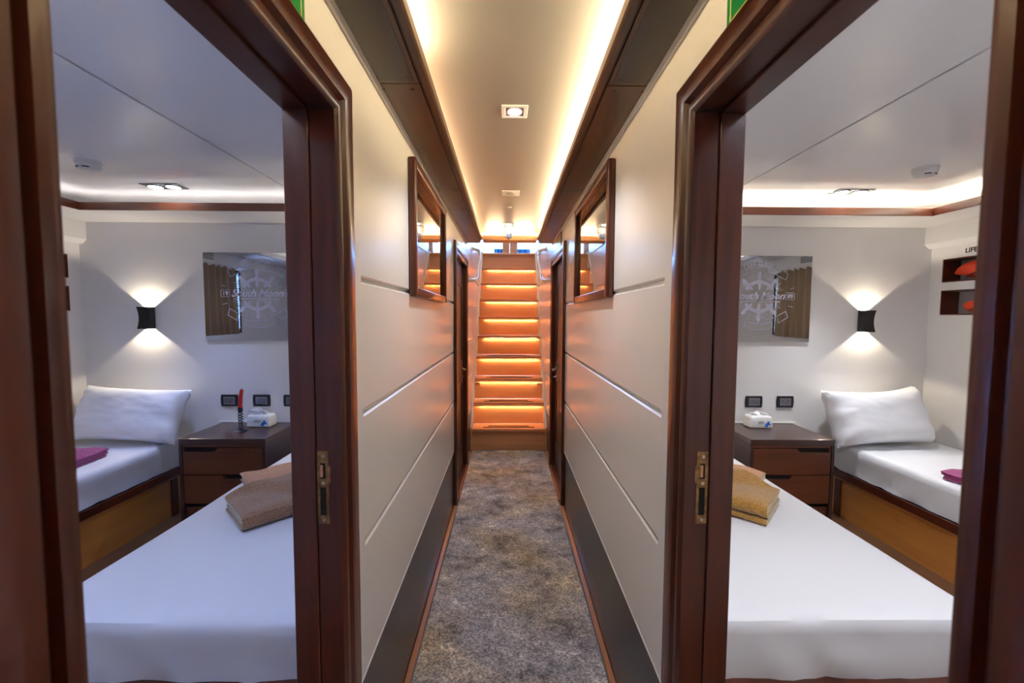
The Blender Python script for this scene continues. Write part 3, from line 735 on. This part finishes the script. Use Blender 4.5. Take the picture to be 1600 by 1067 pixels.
    obj('tape', box(BM(), s * (XC + .03), s * (xl - .02), FRONT + .24, FRONT + .255, zl + .0163, zl + .060), mLedFill, lt)  # unseen tape on the front ledge, added to brighten the ceiling
    obj('tape', box(BM(), s * (xl + .045), s * (xl + .060), FRONT + .05, yl + .043, zl + .0163, zl + .021), mt, lt)
    # window in the hull wall with frame, pane and curtain
    bm = BM(); t_ = .03
    for a in ((wy0, wy1, wz0, wz0 + t_), (wy0, wy1, wz1 - t_, wz1), (wy0, wy0 + t_, wz0 + t_, wz1 - t_), (wy1 - t_, wy1, wz0 + t_, wz1 - t_)): box(bm, s * (HULL - .006), s * (HULL + .135), *a)
    wn = struct('window_%d' % (1 if s < 0 else 2), bm, mBlackM)
    obj('pane', box(BM(), s * (HULL + .10), s * (HULL + .106), wy0 + t_, wy1 - t_, wz0 + t_, wz1 - t_), mPane, wn)
    cu = thing('curtain', 'gathered brown curtain at the %s cabin window, seen in the mirror' % sd, 'curtain', (s * (HULL - .03), 1.7, 1.17))
    bm = BM(); n = 70; A = []
    for i in range(n + 1):
        y = 1.37 + .68 * i / n; row = []
        for z in (1.19, 1.35, 1.55, 1.75, 1.93):
            dy = .05 * (1.93 - z) * (1 - i / n)
            row.append(bm.verts.new((s * (HULL - .032 + .014 * math.sin(i * .62 + .6 * math.sin(i * .21)) * (.7 + .4 * (1.93 - z))), y - dy, z)))
        A.append(row)
    for a, b in zip(A, A[1:]):
        for k in range(4): bm.faces.new((a[k], b[k], b[k + 1], a[k + 1]))
    o = obj('cloth', bm, mCurtain, cu, True); md = o.modifiers.new('s', 'SOLIDIFY'); md.thickness = .002
    obj('curtain_rod', tube(BM(), [(s * (HULL - .03), 1.18, 1.925), (s * (HULL - .03), 2.08, 1.925)], .007, 10), mMahogY, cu, True)

    # ---- beds
    def bed(x0, x1, y0, which, label, mlabel):
        x0, x1 = s * x0, s * x1
        inner = x0 if which == 'far' else x1      # long side seen from the door
        t = thing('bed', label, 'bed', ((x0 + x1) / 2, (y0 + BACK) / 2, 0))
        ins = .016
        bx = BM(); a, b = sorted((x0, x1)); box(bx, a + ins, b - ins, y0 + ins, BACK - .004, .0, .272); obj('bed_box', bx, mBedBox if which == 'far' else mMahogX, t)
        obj('top_rail', box(BM(), a, b, y0, BACK - .003, .273, .325, .004), mMahogY, t)
        obj('panel_edge', box(BM(), a + .004, b - .004, y0 + .004, BACK - .006, .262, .2725, .001, 1), mTeakY, t)
        for yy in ((2.90,) if which == 'far' else (1.9,)):
            xi = inner - (1 if inner > 0 else -1) * (.012 if which != 'far' else -.012)
            obj('corner_post', box(BM(), inner + (s * .002 if which == 'far' else -s * .002), inner + (s * .02 if which == 'far' else -s * .02), yy, yy + .05, .0, .262, .001, 1), mMahog, t)
        mm = BM(); mattress(mm, a + .008, b - .008, y0 + .004, BACK - .008, .326, .520, seed=(3 if s > 0 else 11) + (5 if which == 'far' else 0))
        obj('mattress', mm, mSheet, t, True, label=mlabel)
        return t
    bed(.51, 1.452, 1.175, 'near', 'bed nearest the doorway in the %s cabin, under fitted sheet' % sd, 'mattress in a white fitted sheet')
    bed(2.33, HULL - .004, .75, 'far', 'bed along the hull wall of the %s cabin, with pillow' % sd, 'mattress in a white fitted sheet')

    # ---- pillow
    pm = BM()
    if s < 0: pillow(pm, (-2.625, 2.930, .712), .74, .385, .20, math.radians(-24), 0, 2.0, math.radians(2.5))
    else: pillow(pm, (2.575, 2.915, .715), .68, .405, .26, math.radians(-22), 0, 9.3, math.radians(-3), .02)
    tag(obj('pillow', pm, mPillow, None, True), 'white pillow leaning on the wall of the %s cabin bed' % sd, 'pillow')
    # white cloth half hidden by the jamb (pillow of the near bed)
    pm = BM(); pillow(pm, (s * .735, 1.80, .603), .26, .26, .12, math.radians(-80), .35 * s, 5.5)
    tag(obj('folded_cloth', pm, mSheet, None, True), 'white rolled cloth beside the towels, mostly behind the %s door jamb' % sd, 'cloth')

    # ---- towels
    def tw(name, label, c, L_, Wd, ly, th, rot, seed, mat, warp=None, hem=None):
        t = obj(name, towel(BM(), c, L_, Wd, ly, th, rot, seed, warp), mat, None, True); tag(t, label, 'towel')
        for P_, r_ in HEMS: obj('hem', tube(BM(), P_, r_, 6), hem or mCreamT, t, True)
        return t
    zb = .522
    def ss(v, a, b): v = min(1, max(0, (v - a) / (b - a))); return v * v * (3 - 2 * v)
    if s < 0:
        tw('folded_towel', 'folded peach towel under the tan one, left cabin bed', (-1.165, 2.300, zb), .50, .27, [(0, 3), (1, 2)], .0095, math.radians(41), 1, mPeach)
        tw('folded_towel', 'folded tan towel in front on the left cabin bed', (-1.055, 1.905, zb), .36, .30, [(0, 3), (1, 2)], .0165, math.radians(45), 2, mTan,
           lambda p: Vector((p.x, p.y, p.z * (1 - .12 * ss(.71 * p.x + .70 * p.y, 0, .2)) + .043 * ss(.60 * p.x + .80 * p.y, -.005, .085))))
        tw('folded_towel', 'small magenta towel on the left cabin hull bed', (-2.67, 2.47, zb), .36, .30, [(0, 1), (2, 3)], .012, math.radians(8), 3, mPink, hem=mPink)
    else:
        tw('folded_towel', 'folded peach towel under the mustard one, right cabin bed', (1.155, 2.325, zb), .44, .24, [(2, 3), (0, 1)], .0105, math.radians(-46), 4, mPeach)
        tw('folded_towel', 'folded mustard towel in front on the right cabin bed', (1.030, 1.955, zb), .38, .29, [(2, 5), (3, 4), (0, 1)], .0140, math.radians(-42), 5, mMust,
           lambda p: Vector((p.x, p.y, p.z + .044 * ss(-.62 * p.x + .78 * p.y, .0, .10))))
        tw('folded_towel', 'small magenta towel on the right cabin hull bed', (2.60, 2.20, zb), .40, .26, [(0, 3), (1, 2)], .010, math.radians(14), 6, mPink, hem=mPink)

    # ---- nightstand
    xa, xb, y0, zt_ = 1.555, 2.105, 2.675, .615
    ns = thing('nightstand', 'dark walnut two drawer nightstand between the %s cabin beds' % sd, 'nightstand', (s * 1.83, 2.88, 0))
    def nb_(name, x0, x1, ya, yb, z0, z1, m=mMahogX, b=.002): return obj(name, box(BM(), s * x0, s * x1, ya, yb, z0, z1, b), m, ns)
    nb_('top', xa, xb, y0, BACK - .001, .575, zt_, mNight, .003)
    nb_('side_panel', xa, xa + .02, y0, BACK - .002, .0, .5748, mNight); nb_('side_panel', xb - .02, xb, y0, BACK - .002, .0, .5748, mNight)
    nb_('carcass', xa + .0205, xb - .0205, y0 + .035, BACK - .003, .0, .574, mDark, 0)
    nb_('plinth', xa + .0205, xb - .0205, y0 + .02, y0 + .034, .0, .16, mMahogX)
    def drawer(z0, z1, h0, h1):
        X0, X1 = xa + .023, xb - .023; d = .026; sl = .022
        pts = [(X0, z0), (X1, z0), (X1, z1)]
        pts += [(h1, z1), (h1 - sl * (1 if h1 < X1 - .01 else .2), z1 - d), (h0 + sl, z1 - d), (h0, z1), (X0, z1)]
        bm = BM(); prism(bm, [(s * p[0], p[1]) for p in pts], 'y', y0 + .004, y0 + .022); dr = obj('drawer', bm, mMahogX, ns)
        obj('finger_recess', box(BM(), s * (h0 + .002), s * (h1 - .002), y0 + .0225, y0 + .034, z1 - d - .004, z1), mDark, dr)
    drawer(.382, .555, 1.86, 2.075); drawer(.190, .376, 1.60, 1.84)
    nb_('drawer_rail', xa + .0205, xb - .0205, y0 + .006, y0 + .02, .559, .5745)
    nb_('upstand', xa - .03, xb + .02, BACK - .010, BACK - .0012, zt_ + .0005, zt_ + .012, mWallC, .002)

    # ---- sockets above the nightstand
    def socket(xc, kind, label):
        w, h, zc = .064, .043, .778
        t = thing('wall_socket', label, 'socket', (s * xc, BACK, zc - h), 'black switch and socket plates above the %s nightstand' % sd)
        bm = BM(); pts = []
        for k in range(9): a = k / 8; pts.append((w - .004 * (2 * a - 1) ** 2, -h + 2 * h * a))
        for k in range(9): a = 1 - k / 8; pts.append((-w + .004 * (2 * a - 1) ** 2, -h + 2 * h * a))
        prism(bm, [(s * xc + p[0], zc + p[1]) for p in pts], 'y', BACK - .010, BACK - .0003, .0025); obj('cover_plate', bm, mBlack, t)
        bm = BM(); a, b = .040, .026
        for q in ((-a, a, -b, -b + .003), (-a, a, b - .003, b), (-a, -a + .003, -b + .003, b - .003), (a - .003, a, -b + .003, b - .003)): box(bm, s * xc + q[0], s * xc + q[1], BACK - .0118, BACK - .0101, zc + q[2], zc + q[3])
        obj('silver_rim', bm, mSilver, t)
        if kind == 'switch':
            for k in range(3): obj('rocker', box(BM(), s * xc - .036 + k * .0245, s * xc - .0125 + k * .0245, BACK - .0135, BACK - .0101, zc - .022, zc + .022, .001, 1), mGreyMod, t)
        else:
            obj('socket_face', box(BM(), s * xc - .036, s * xc + .036, BACK - .0112, BACK - .0101, zc - .022, zc + .022), mGreyMod, t)
            for dx, dz in ((-.020, .008), (-.020, -.008), (.012, .0), (.020, .010), (.004, -.010)):
                obj('pin_hole', lathe(BM(), [(.0032, 0), (.0032, .0009)], (s * xc + dx, BACK - .0112, zc + dz), 8, 'y', -1), mDark, t)
    socket(2.045, 'socket', 'black socket plate on the %s cabin wall, nearest the pillow' % sd)
    socket(1.812, 'switch', 'black switch plate on the %s cabin wall behind the tissues' % sd)
    socket(1.590, 'socket', 'black socket plate on the %s cabin wall, beside the doorway jamb' % sd)

    # ---- tissue pack
    tx = 1.760 if s < 0 else 1.790; ty = 3.000; z0 = .6155
    t = thing('tissue_pack', 'white tissue pack with blue print on the %s nightstand' % sd, 'tissues', (s * tx, ty, z0))
    hx, hy, hz = .084, .052, .085
    bm = BM(); box(bm, s * tx - hx, s * tx + hx, ty - hy, ty + hy, z0, z0 + hz)
    for v in bm.verts:
        if v.co.z > z0 + .05: v.co.x = s * tx + (v.co.x - s * tx) * .93; v.co.y = ty + (v.co.y - ty) * .86
    bmesh.ops.bevel(bm, geom=list(bm.edges), offset=.014, segments=4, profile=.5, affect='EDGES')
    obj('pack', bm, mPack, t, True)
    bm = BM(); G = []; cx = s * tx - s * (-.01)
    for i in range(15):
        row = []
        for j in range(7):
            u = -1 + 2 * i / 14; v = j / 6
            xx = cx + u * (.035 + .035 * v); yy = ty + .012 * math.sin(u * 5 + v * 2) * (.4 + v) - .02 * v * (1 if s < 0 else -.2) + .008 * fbm((u * 3, v * 3, s))
            zz = z0 + hz - .012 + (.062 if s < 0 else .040) * v ** .7 * (1 - .45 * abs(u + .1) ** 1.5) + .006 * fbm((u * 5, v * 4, 2 + s))
            row.append(bm.verts.new((xx, yy, zz)))
        G.append(row)
    for a, b in zip(G, G[1:]):
        for k in range(6): bm.faces.new((a[k], b[k], b[k + 1], a[k + 1]))
    o = obj('tissue', bm, mPaper, t, True); md = o.modifiers.new('s', 'SOLIDIFY'); md.thickness = .003
    # blue flower and grey oval printed on the front
    bm = BM(); yf = ty - hy - .0003
    def blob(cx_, cz_, rx, rz, rot, y=None):
        vs = []
        for k in range(14):
            a = 2 * PI * k / 14; r_ = 1 + .18 * math.sin(3 * a + rot * 3); u, w = rx * r_ * math.cos(a), rz * r_ * math.sin(a)
            xx, zz = cx_ + u * math.cos(rot) - w * math.sin(rot), cz_ + u * math.sin(rot) + w * math.cos(rot)
            vs.append((xx, zz))
        prism(bm, vs, 'y', yf - .0004, yf + .0012)
    fx = s * tx + .038
    blob(fx, z0 + .026, .011, .018, -.5); blob(fx + .008, z0 + .042, .007, .010, .4); blob(fx - .012, z0 + .020, .009, .004, .3); blob(fx + .018, z0 + .030, .005, .009, 1.0)
    obj('blue_flower', bm, mBlueP, t)
    bm = BM()
    tube(bm, [(s * tx - .004 + .022 * math.cos(2 * PI * k / 20), yf, z0 + .045 + .009 * math.sin(2 * PI * k / 20)) for k in range(20)], .0010, 5, True)
    for dz in (-.003, .002): box(bm, s * tx - .018, s * tx + .010, yf - .0006, yf + .0008, z0 + .045 + dz, z0 + .0468 + dz)
    obj('oval_emblem', bm, mGreyP, t)

    # ---- candle (left cabin only)
    if s < 0:
        c0 = (-1.822, 2.86, .6155)
        t = thing('candlestick', 'dark iron spiral candlestick on the left nightstand', 'candlestick', c0)
        obj('foot', lathe(BM(), [(.042, 0), (.042, .003), (.032, .011), (.012, .016), (.006, .026)], c0, 28), mIron, t, True)
        for ph in (0, PI):
            pth = [(c0[0] + .013 * math.sin(ph + k * .42), c0[1] + .013 * math.cos(ph + k * .42), c0[2] + .024 + .0023 * k) for k in range(46)]
            obj('twisted_stem', tube(BM(), pth, .0034, 6), mIron, t, True)
        obj('cup', lathe(BM(), [(.006, 0), (.015, .004), (.016, .034), (.019, .036), (.014, .037), (.0135, .030)], (c0[0], c0[1], c0[2] + .126), 20), mIron, t, True)
        p0 = Vector((c0[0], c0[1], c0[2] + .157))
        cn = thing('candle', 'red taper candle in the dark iron candlestick', 'candle', tuple(p0))
        obj('wax', tube(BM(), [p0, p0 + Vector((.002, 0, .03)), p0 + Vector((.006, 0, .085)), p0 + Vector((.013, 0, .125))], [.0132, .013, .012, .0105], 16), mRed, cn, True)
        obj('wick', tube(BM(), [p0 + Vector((.013, 0, .124)), p0 + Vector((.014, 0, .135))], .0014, 6), mBlack, cn)

    # ---- smoked mirror with frosted ship emblem
    x0, x1, z0, z1 = 1.455, 2.195, 1.222, 1.847
    mi = thing('mirror', 'smoked mirror with a frosted ship wheel emblem, %s cabin' % sd, 'mirror', (s * 1.825, BACK, z0))
    obj('glass', box(BM(), s * x0, s * x1, BACK - .016, BACK - .010, z0, z1, .001, 1), mMirror, mi)
    obj('backing', box(BM(), s * (x0 + .02), s * (x1 - .02), BACK - .0098, BACK - .0004, z0 + .02, z1 - .02), mDark, mi)
    ex, ez, ye = s * 1.815, 1.552, BACK - .0164
    bm = BM()
    def bar(ax, az, bx_, bz_, w0, w1=None):
        w1 = w0 if w1 is None else w1; d = Vector((bx_ - ax, bz_ - az)).normalized(); n_ = Vector((-d.y, d.x))
        prism(bm, [(ex + ax + n_.x * w0, ez + az + n_.y * w0), (ex + ax - n_.x * w0, ez + az - n_.y * w0), (ex + bx_ - n_.x * w1, ez + bz_ - n_.y * w1), (ex + bx_ + n_.x * w1, ez + bz_ + n_.y * w1)], 'y', ye - .0006, ye + .0003)
    def poly(P_, w=.0018, closed=False):
        Q = P_ + ([P_[0]] if closed else [])
        for a, b in zip(Q, Q[1:]): bar(a[0], a[1], b[0], b[1], w)
    def ring(r0, r1, a0=0, a1=360, n=40):
        for k in range(n):
            A = math.radians(a0 + (a1 - a0) * k / n); B = math.radians(a0 + (a1 - a0) * (k + 1) / n)
            prism(bm, [(ex + r * math.cos(t__), ez + r * math.sin(t__)) for r, t__ in ((r0, A), (r1, A), (r1, B), (r0, B))], 'y', ye - .0006, ye + .0003)
    for half in (1, -1):
      bm = BM(); seg = (28, 152) if half > 0 else (208, 332)
      ring(.094, .120, *seg)
      for k in range(8):
        a = math.radians(90 + 45 * k)
        if k in (2, 6) or math.sin(a) * half < 0: continue
        c_, s__ = math.cos(a), math.sin(a)
        r_in = .050 / abs(s__); bar(c_ * r_in, s__ * r_in, c_ * .098, s__ * .098, .006, .012)
        bar(c_ * .116, s__ * .116, c_ * .132, s__ * .132, .018, .009); bar(c_ * .130, s__ * .130, c_ * .165, s__ * .165, .010, .014); bar(c_ * .165, s__ * .165, c_ * .180, s__ * .180, .014, .007)
      obj('ship_wheel_half', bm, mEtch, mi)
    bm = BM()
    for k in range(72):
        d = 360 * k / 72 + 2.5
        if min(abs((d - 90 - 45 * q + 180) % 360 - 180) for q in range(8)) < 6 or abs((d + 90) % 180 - 90) < 13: continue
        a = math.radians(d); r1 = .165 + .018 * ((k * 7) % 3 == 0)
        bar(math.cos(a) * .132, math.sin(a) * .132, math.cos(a) * r1, math.sin(a) * r1, .0015)
    obj('sun_rays', bm, mEtch, mi, kind='stuff')
    bm = BM()
    def arc(r, a0, a1, cz, n=14): return [(r * math.sin(math.radians(a0 + (a1 - a0) * k / n)), cz + r * math.cos(math.radians(a0 + (a1 - a0) * k / n))) for k in range(n + 1)]
    top = arc(.30, -24, 24, -.045); low = arc(.262, -24, 24, -.045)
    poly(top); poly(low); bar(*top[0], *low[0], .0018); bar(*top[-1], *low[-1], .0018); obj('ribbon', bm, mEtch, mi)
    for q in (-1, 1):
        bm = BM()
        poly([(q * .118, .190), (q * .150, .178), (q * .150, .200), (q * .205, .165), (q * .190, .122), (q * .100, .168), (q * .060, .178), (q * .062, .206)])
        obj('ribbon_tail', bm, mEtch, mi); bm = BM()
        poly([(q * .06, -.168), (q * .12, -.150), (q * .20, -.105), (q * .215, -.150), (q * .150, -.190), (q * .145, -.160)])
        obj('ribbon_tail', bm, mEtch, mi)
        bm = BM(); bar(q * .225, .055, q * .255, .065, .0018); obj('dash', bm, mEtch, mi); bm = BM(); bar(q * .215, -.065, q * .25, -.075, .0018); obj('dash', bm, mEtch, mi)
    bm = BM()
    b1 = [(-x_, -z_ - .005) for x_, z_ in arc(.28, -20, 20, -.09)]; poly([(x_, z_ + .0) for x_, z_ in b1])
    b2 = [(-x_, -z_ - .005) for x_, z_ in arc(.325, -19, 19, -.09)]; poly([(x_, z_ + .0) for x_, z_ in b2]); bar(*b1[0], *b2[0], .0018); bar(*b1[-1], *b2[-1], .0018)
    obj('ribbon', bm, mEtch, mi)
    # number boxes and lettering
    bm = BM()
    def rrect(cx_, cz_, w, h, r=.010):
        P_ = []
        for qx, qz, a0 in ((1, 1, 0), (-1, 1, 90), (-1, -1, 180), (1, -1, 270)):
            for k in range(5): a = math.radians(a0 + 22.5 * k); P_.append((cx_ + qx * (w - r) + r * math.cos(a), cz_ + qz * (h - r) + r * math.sin(a)))
        poly(P_, .0015, True)
    rrect(-.228, .005, .032, .025); rrect(.228, .005, .032, .025); obj('number_boxes', bm, mEtch, mi)
    def txt(bm, s_, size, dx, dz, rot=0, shear=0, bold=0.0):
        M = Matrix.Translation((ex + dx, ye - .0008, ez + dz)) @ Matrix.Rotation(-rot, 4, 'Y') @ Matrix(((1, 0, 0, 0), (0, 0, -1, 0), (0, 1, 0, 0), (0, 0, 0, 1)))
        textmesh(bm, s_, size, M, .0004, shear, bold=bold)
    bm = BM(); txt(bm, '19', .042, -.228, .003, 0, 0, .0015); txt(bm, '89', .042, .228, .003, 0, 0, .0015); obj('numerals', bm, mEtch, mi, recalc=False)
    bm = BM(); txt(bm, 'South Moon', .074, 0, .004, 0, .35, .0018)
    for a in ((-.17, -.036, -.02, -.033), (.0, -.040, .16, -.034)): bar(*a, .0025)
    obj('name_lettering', bm, mEtch, mi, recalc=False)
    bm = BM(); word = 'SEA QUEEN'
    for k, ch in enumerate(word):
        if ch == ' ': continue
        a = math.radians((k - 4) * 4.6); r = .281
        txt(bm, ch, .034, r * math.sin(a), -.045 + r * math.cos(a), -a, 0, .0012)
    obj('ribbon_lettering', bm, mEtch, mi, recalc=False)
    # the lower ribbon's worn, unreadable marks
    bm = BM()
    for k in range(17):
        a = math.radians((k - 8) * 1.7); r = .288; h_ = .008 + .004 * ((k * 5) % 3)
        bar((r - 0) * math.sin(a), .098 - r * math.cos(a) - .0, (r + h_) * math.sin(a), .098 - (r + h_) * math.cos(a), .003)
    obj('lower_marks', bm, mEtch, mi, kind='stuff')

    # ---- wall sconce, plus an unseen one added to lift the ceiling light
    for xq in (2.60, 1.05):
        xc, zc, hw, hh = s * xq, 1.378, .038, .078
        t = thing('wall_sconce', ('black waisted up and down wall lamp in the %s cabin' if xq > 2 else 'unseen black wall lamp added over the near bed of the %s cabin') % sd, 'wall lamp', (xc, BACK, zc - hh))
        def yfr(v): return BACK - .050 - .018 * v * v
        outer = [(yfr(-1 + 2 * k / 12), zc - hh + 2 * hh * k / 12) for k in range(13)]
        bm = BM(); innr = [(p[0] + .0025, p[1]) for p in outer]
        prism(bm, outer + innr[::-1], 'x', xc - hw, xc + hw)
        for q in (-1, 1):
            side = outer + [(BACK - .001, zc + hh), (BACK - .001, zc - hh)]
            prism(bm, side, 'x', xc + q * hw - .00125, xc + q * hw + .00125)
        obj('shade', bm, mBlackM, t)
        obj('bracket', box(BM(), xc - hw + .002, xc + hw - .002, BACK - .004, BACK - .0003, zc - hh + .004, zc + hh - .004), mBlackM, t)
        obj('lamp_body', box(BM(), xc - .030, xc + .030, BACK - .046, BACK - .0045, zc - .040, zc + .040), mBlackM, t)
        for q in (-1, 1):
            obj('lamp', lathe(BM(), [(.018, 0), (.018, .004), (.010, .006)], (xc, BACK - .027, zc + q * .0402), 16, 'z', q), mLampW, t)
            spot('sconce_light', (xc, BACK - .030, zc + q * .052), (0, .0, q), LIGHT['sconce'], (1.0, .86, .66), 112, .25, .006)

    # ---- double downlight
    xa, xb, ya, yb, zc = 2.14, 2.385, 2.79, 2.905, CZ - .012
    xa, xb = 1.988, 2.212
    t = thing('double_downlight', 'black framed double downlight in the %s cabin ceiling' % sd, 'ceiling light', (s * 2.10, 2.65, zc))
    ya, yb = 2.595, 2.700
    XA, XB = s * xa, s * xb
    obj('frame', box(BM(), XA, XB, ya, yb, zc - .004, zc - .0003, .001, 1), mBlack, t)
    for q in (-1, 1):
        x_ = s * 2.10 + q * .054
        obj('rim', lathe(BM(), [(.042, 0), (.042, .003), (.037, .0035)], (x_, (ya + yb) / 2, zc - .004), 28, 'z', -1), mBlackM, t)
        obj('lamp', lathe(BM(), [(.036, 0), (.036, .0045), (.02, .006)], (x_, (ya + yb) / 2, zc - .004), 28, 'z', -1), mLamp, t, True)
        spot('downlight', (x_, (ya + yb) / 2, zc - .02), (0, 0, -1), LIGHT['down_cab_l' if s < 0 else 'down_cab_r'], COOL if s > 0 else (.30, .45, 1.0), 72, 1.0, .03)
    # extra ceiling lamp, out of view, added to brighten the foot of the bed
    t = thing('double_downlight', 'unseen double downlight added over the door side of the %s cabin' % sd, 'ceiling light', (s * 1.5, .8, zc))
    obj('frame', box(BM(), s * 1.08, s * 1.32, .75, .865, zc - .004, zc - .0003, .001, 1), mBlack, t)
    for q in (-1, 1):
        x_ = s * 1.2 + q * .056
        obj('lamp', lathe(BM(), [(.036, 0), (.036, .0045), (.02, .006)], (x_, .8075, zc - .004), 24, 'z', -1), mLamp, t, True)
        spot('downlight', (x_, .8075, zc - .02), (0, 0, -1), LIGHT['down_cab_l' if s < 0 else 'down_cab_r'] * .85, COOL if s > 0 else (.30, .45, 1.0), 130, .6, .03)

    # ---- smoke detector
    t = thing('smoke_detector', 'round white smoke detector on the %s cabin ceiling' % sd, 'smoke detector', (s * 2.155, 2.235, CZ - .012))
    c = (s * 2.155, 2.235, CZ - .0122)
    obj('base', lathe(BM(), [(.055, 0), (.055, .016), (.051, .019)], c, 36, 'z', -1), mWhiteP, t, True)
    obj('chamber', lathe(BM(), [(.050, .0192), (.049, .034), (.038, .043), (.016, .046)], c, 36, 'z', -1), mWhiteP, t, True)
    for q in (-.5, .5):
        pth = [(c[0] + .0455 * math.sin(q + k * .1 - .3), c[1] - .0455 * math.cos(q + k * .1 - .3), c[2] - .0375) for k in range(7)]
        obj('slot', tube(BM(), pth, .003, 6), mBlack, t)

    # ---- life jackets in the right hand niches
    if s > 0:
        for k, (yc, zc_, L_, H_) in enumerate(((2.745, 1.664, .46, .145), (2.72, 1.434, .40, .100))):
            bm = BM(); bmesh.ops.create_uvsphere(bm, u_segments=28, v_segments=18, radius=1)
            for v in bm.verts:
                p = v.co.copy(); f = 1 + .16 * fbm((p.x * 1.5 + k * 4, p.y * 2, p.z * 2)) + .05 * fbm((p.x * 5, p.y * 6, p.z * 5 + k))
                v.co = Vector((HULL + .066 + p.x * .048 * f, yc + p.y * L_ / 2 * f, zc_ + H_ / 2 + max(-1, p.z * f) * H_ / 2 * (.99 if p.z < 0 else 1)))
            t = thing('life_jacket', 'orange life jacket in the %s wall niche, right cabin' % ('upper' if k == 0 else 'lower'), 'life jacket', (HULL + .066, yc, zc_))
            obj('jacket', bm, mOrange, t, True)
            obj('strap', tube(BM(), [(HULL + .012, yc + .12, zc_ + .02), (HULL + .010, yc + .06, zc_ + .045), (HULL + .012, yc - .02, zc_ + .035), (HULL + .011, yc - .1, zc_ + .05)], .0035, 6), mBlack, t)
        t = thing('wall_lettering', 'black life jacket lettering above the right cabin niches', 'lettering', (HULL, 2.70, 1.84))
        bm = BM(); M = Matrix(((0, 0, -1, HULL - .0006), (-1, 0, 0, 2.870), (0, 1, 0, 1.858), (0, 0, 0, 1)))
        textmesh(bm, 'LIFE JACKET', .044, M, .0004, align='LEFT', bold=.001); obj('letters', bm, mBlack, t, recalc=False)
cabin(-1); cabin(1)
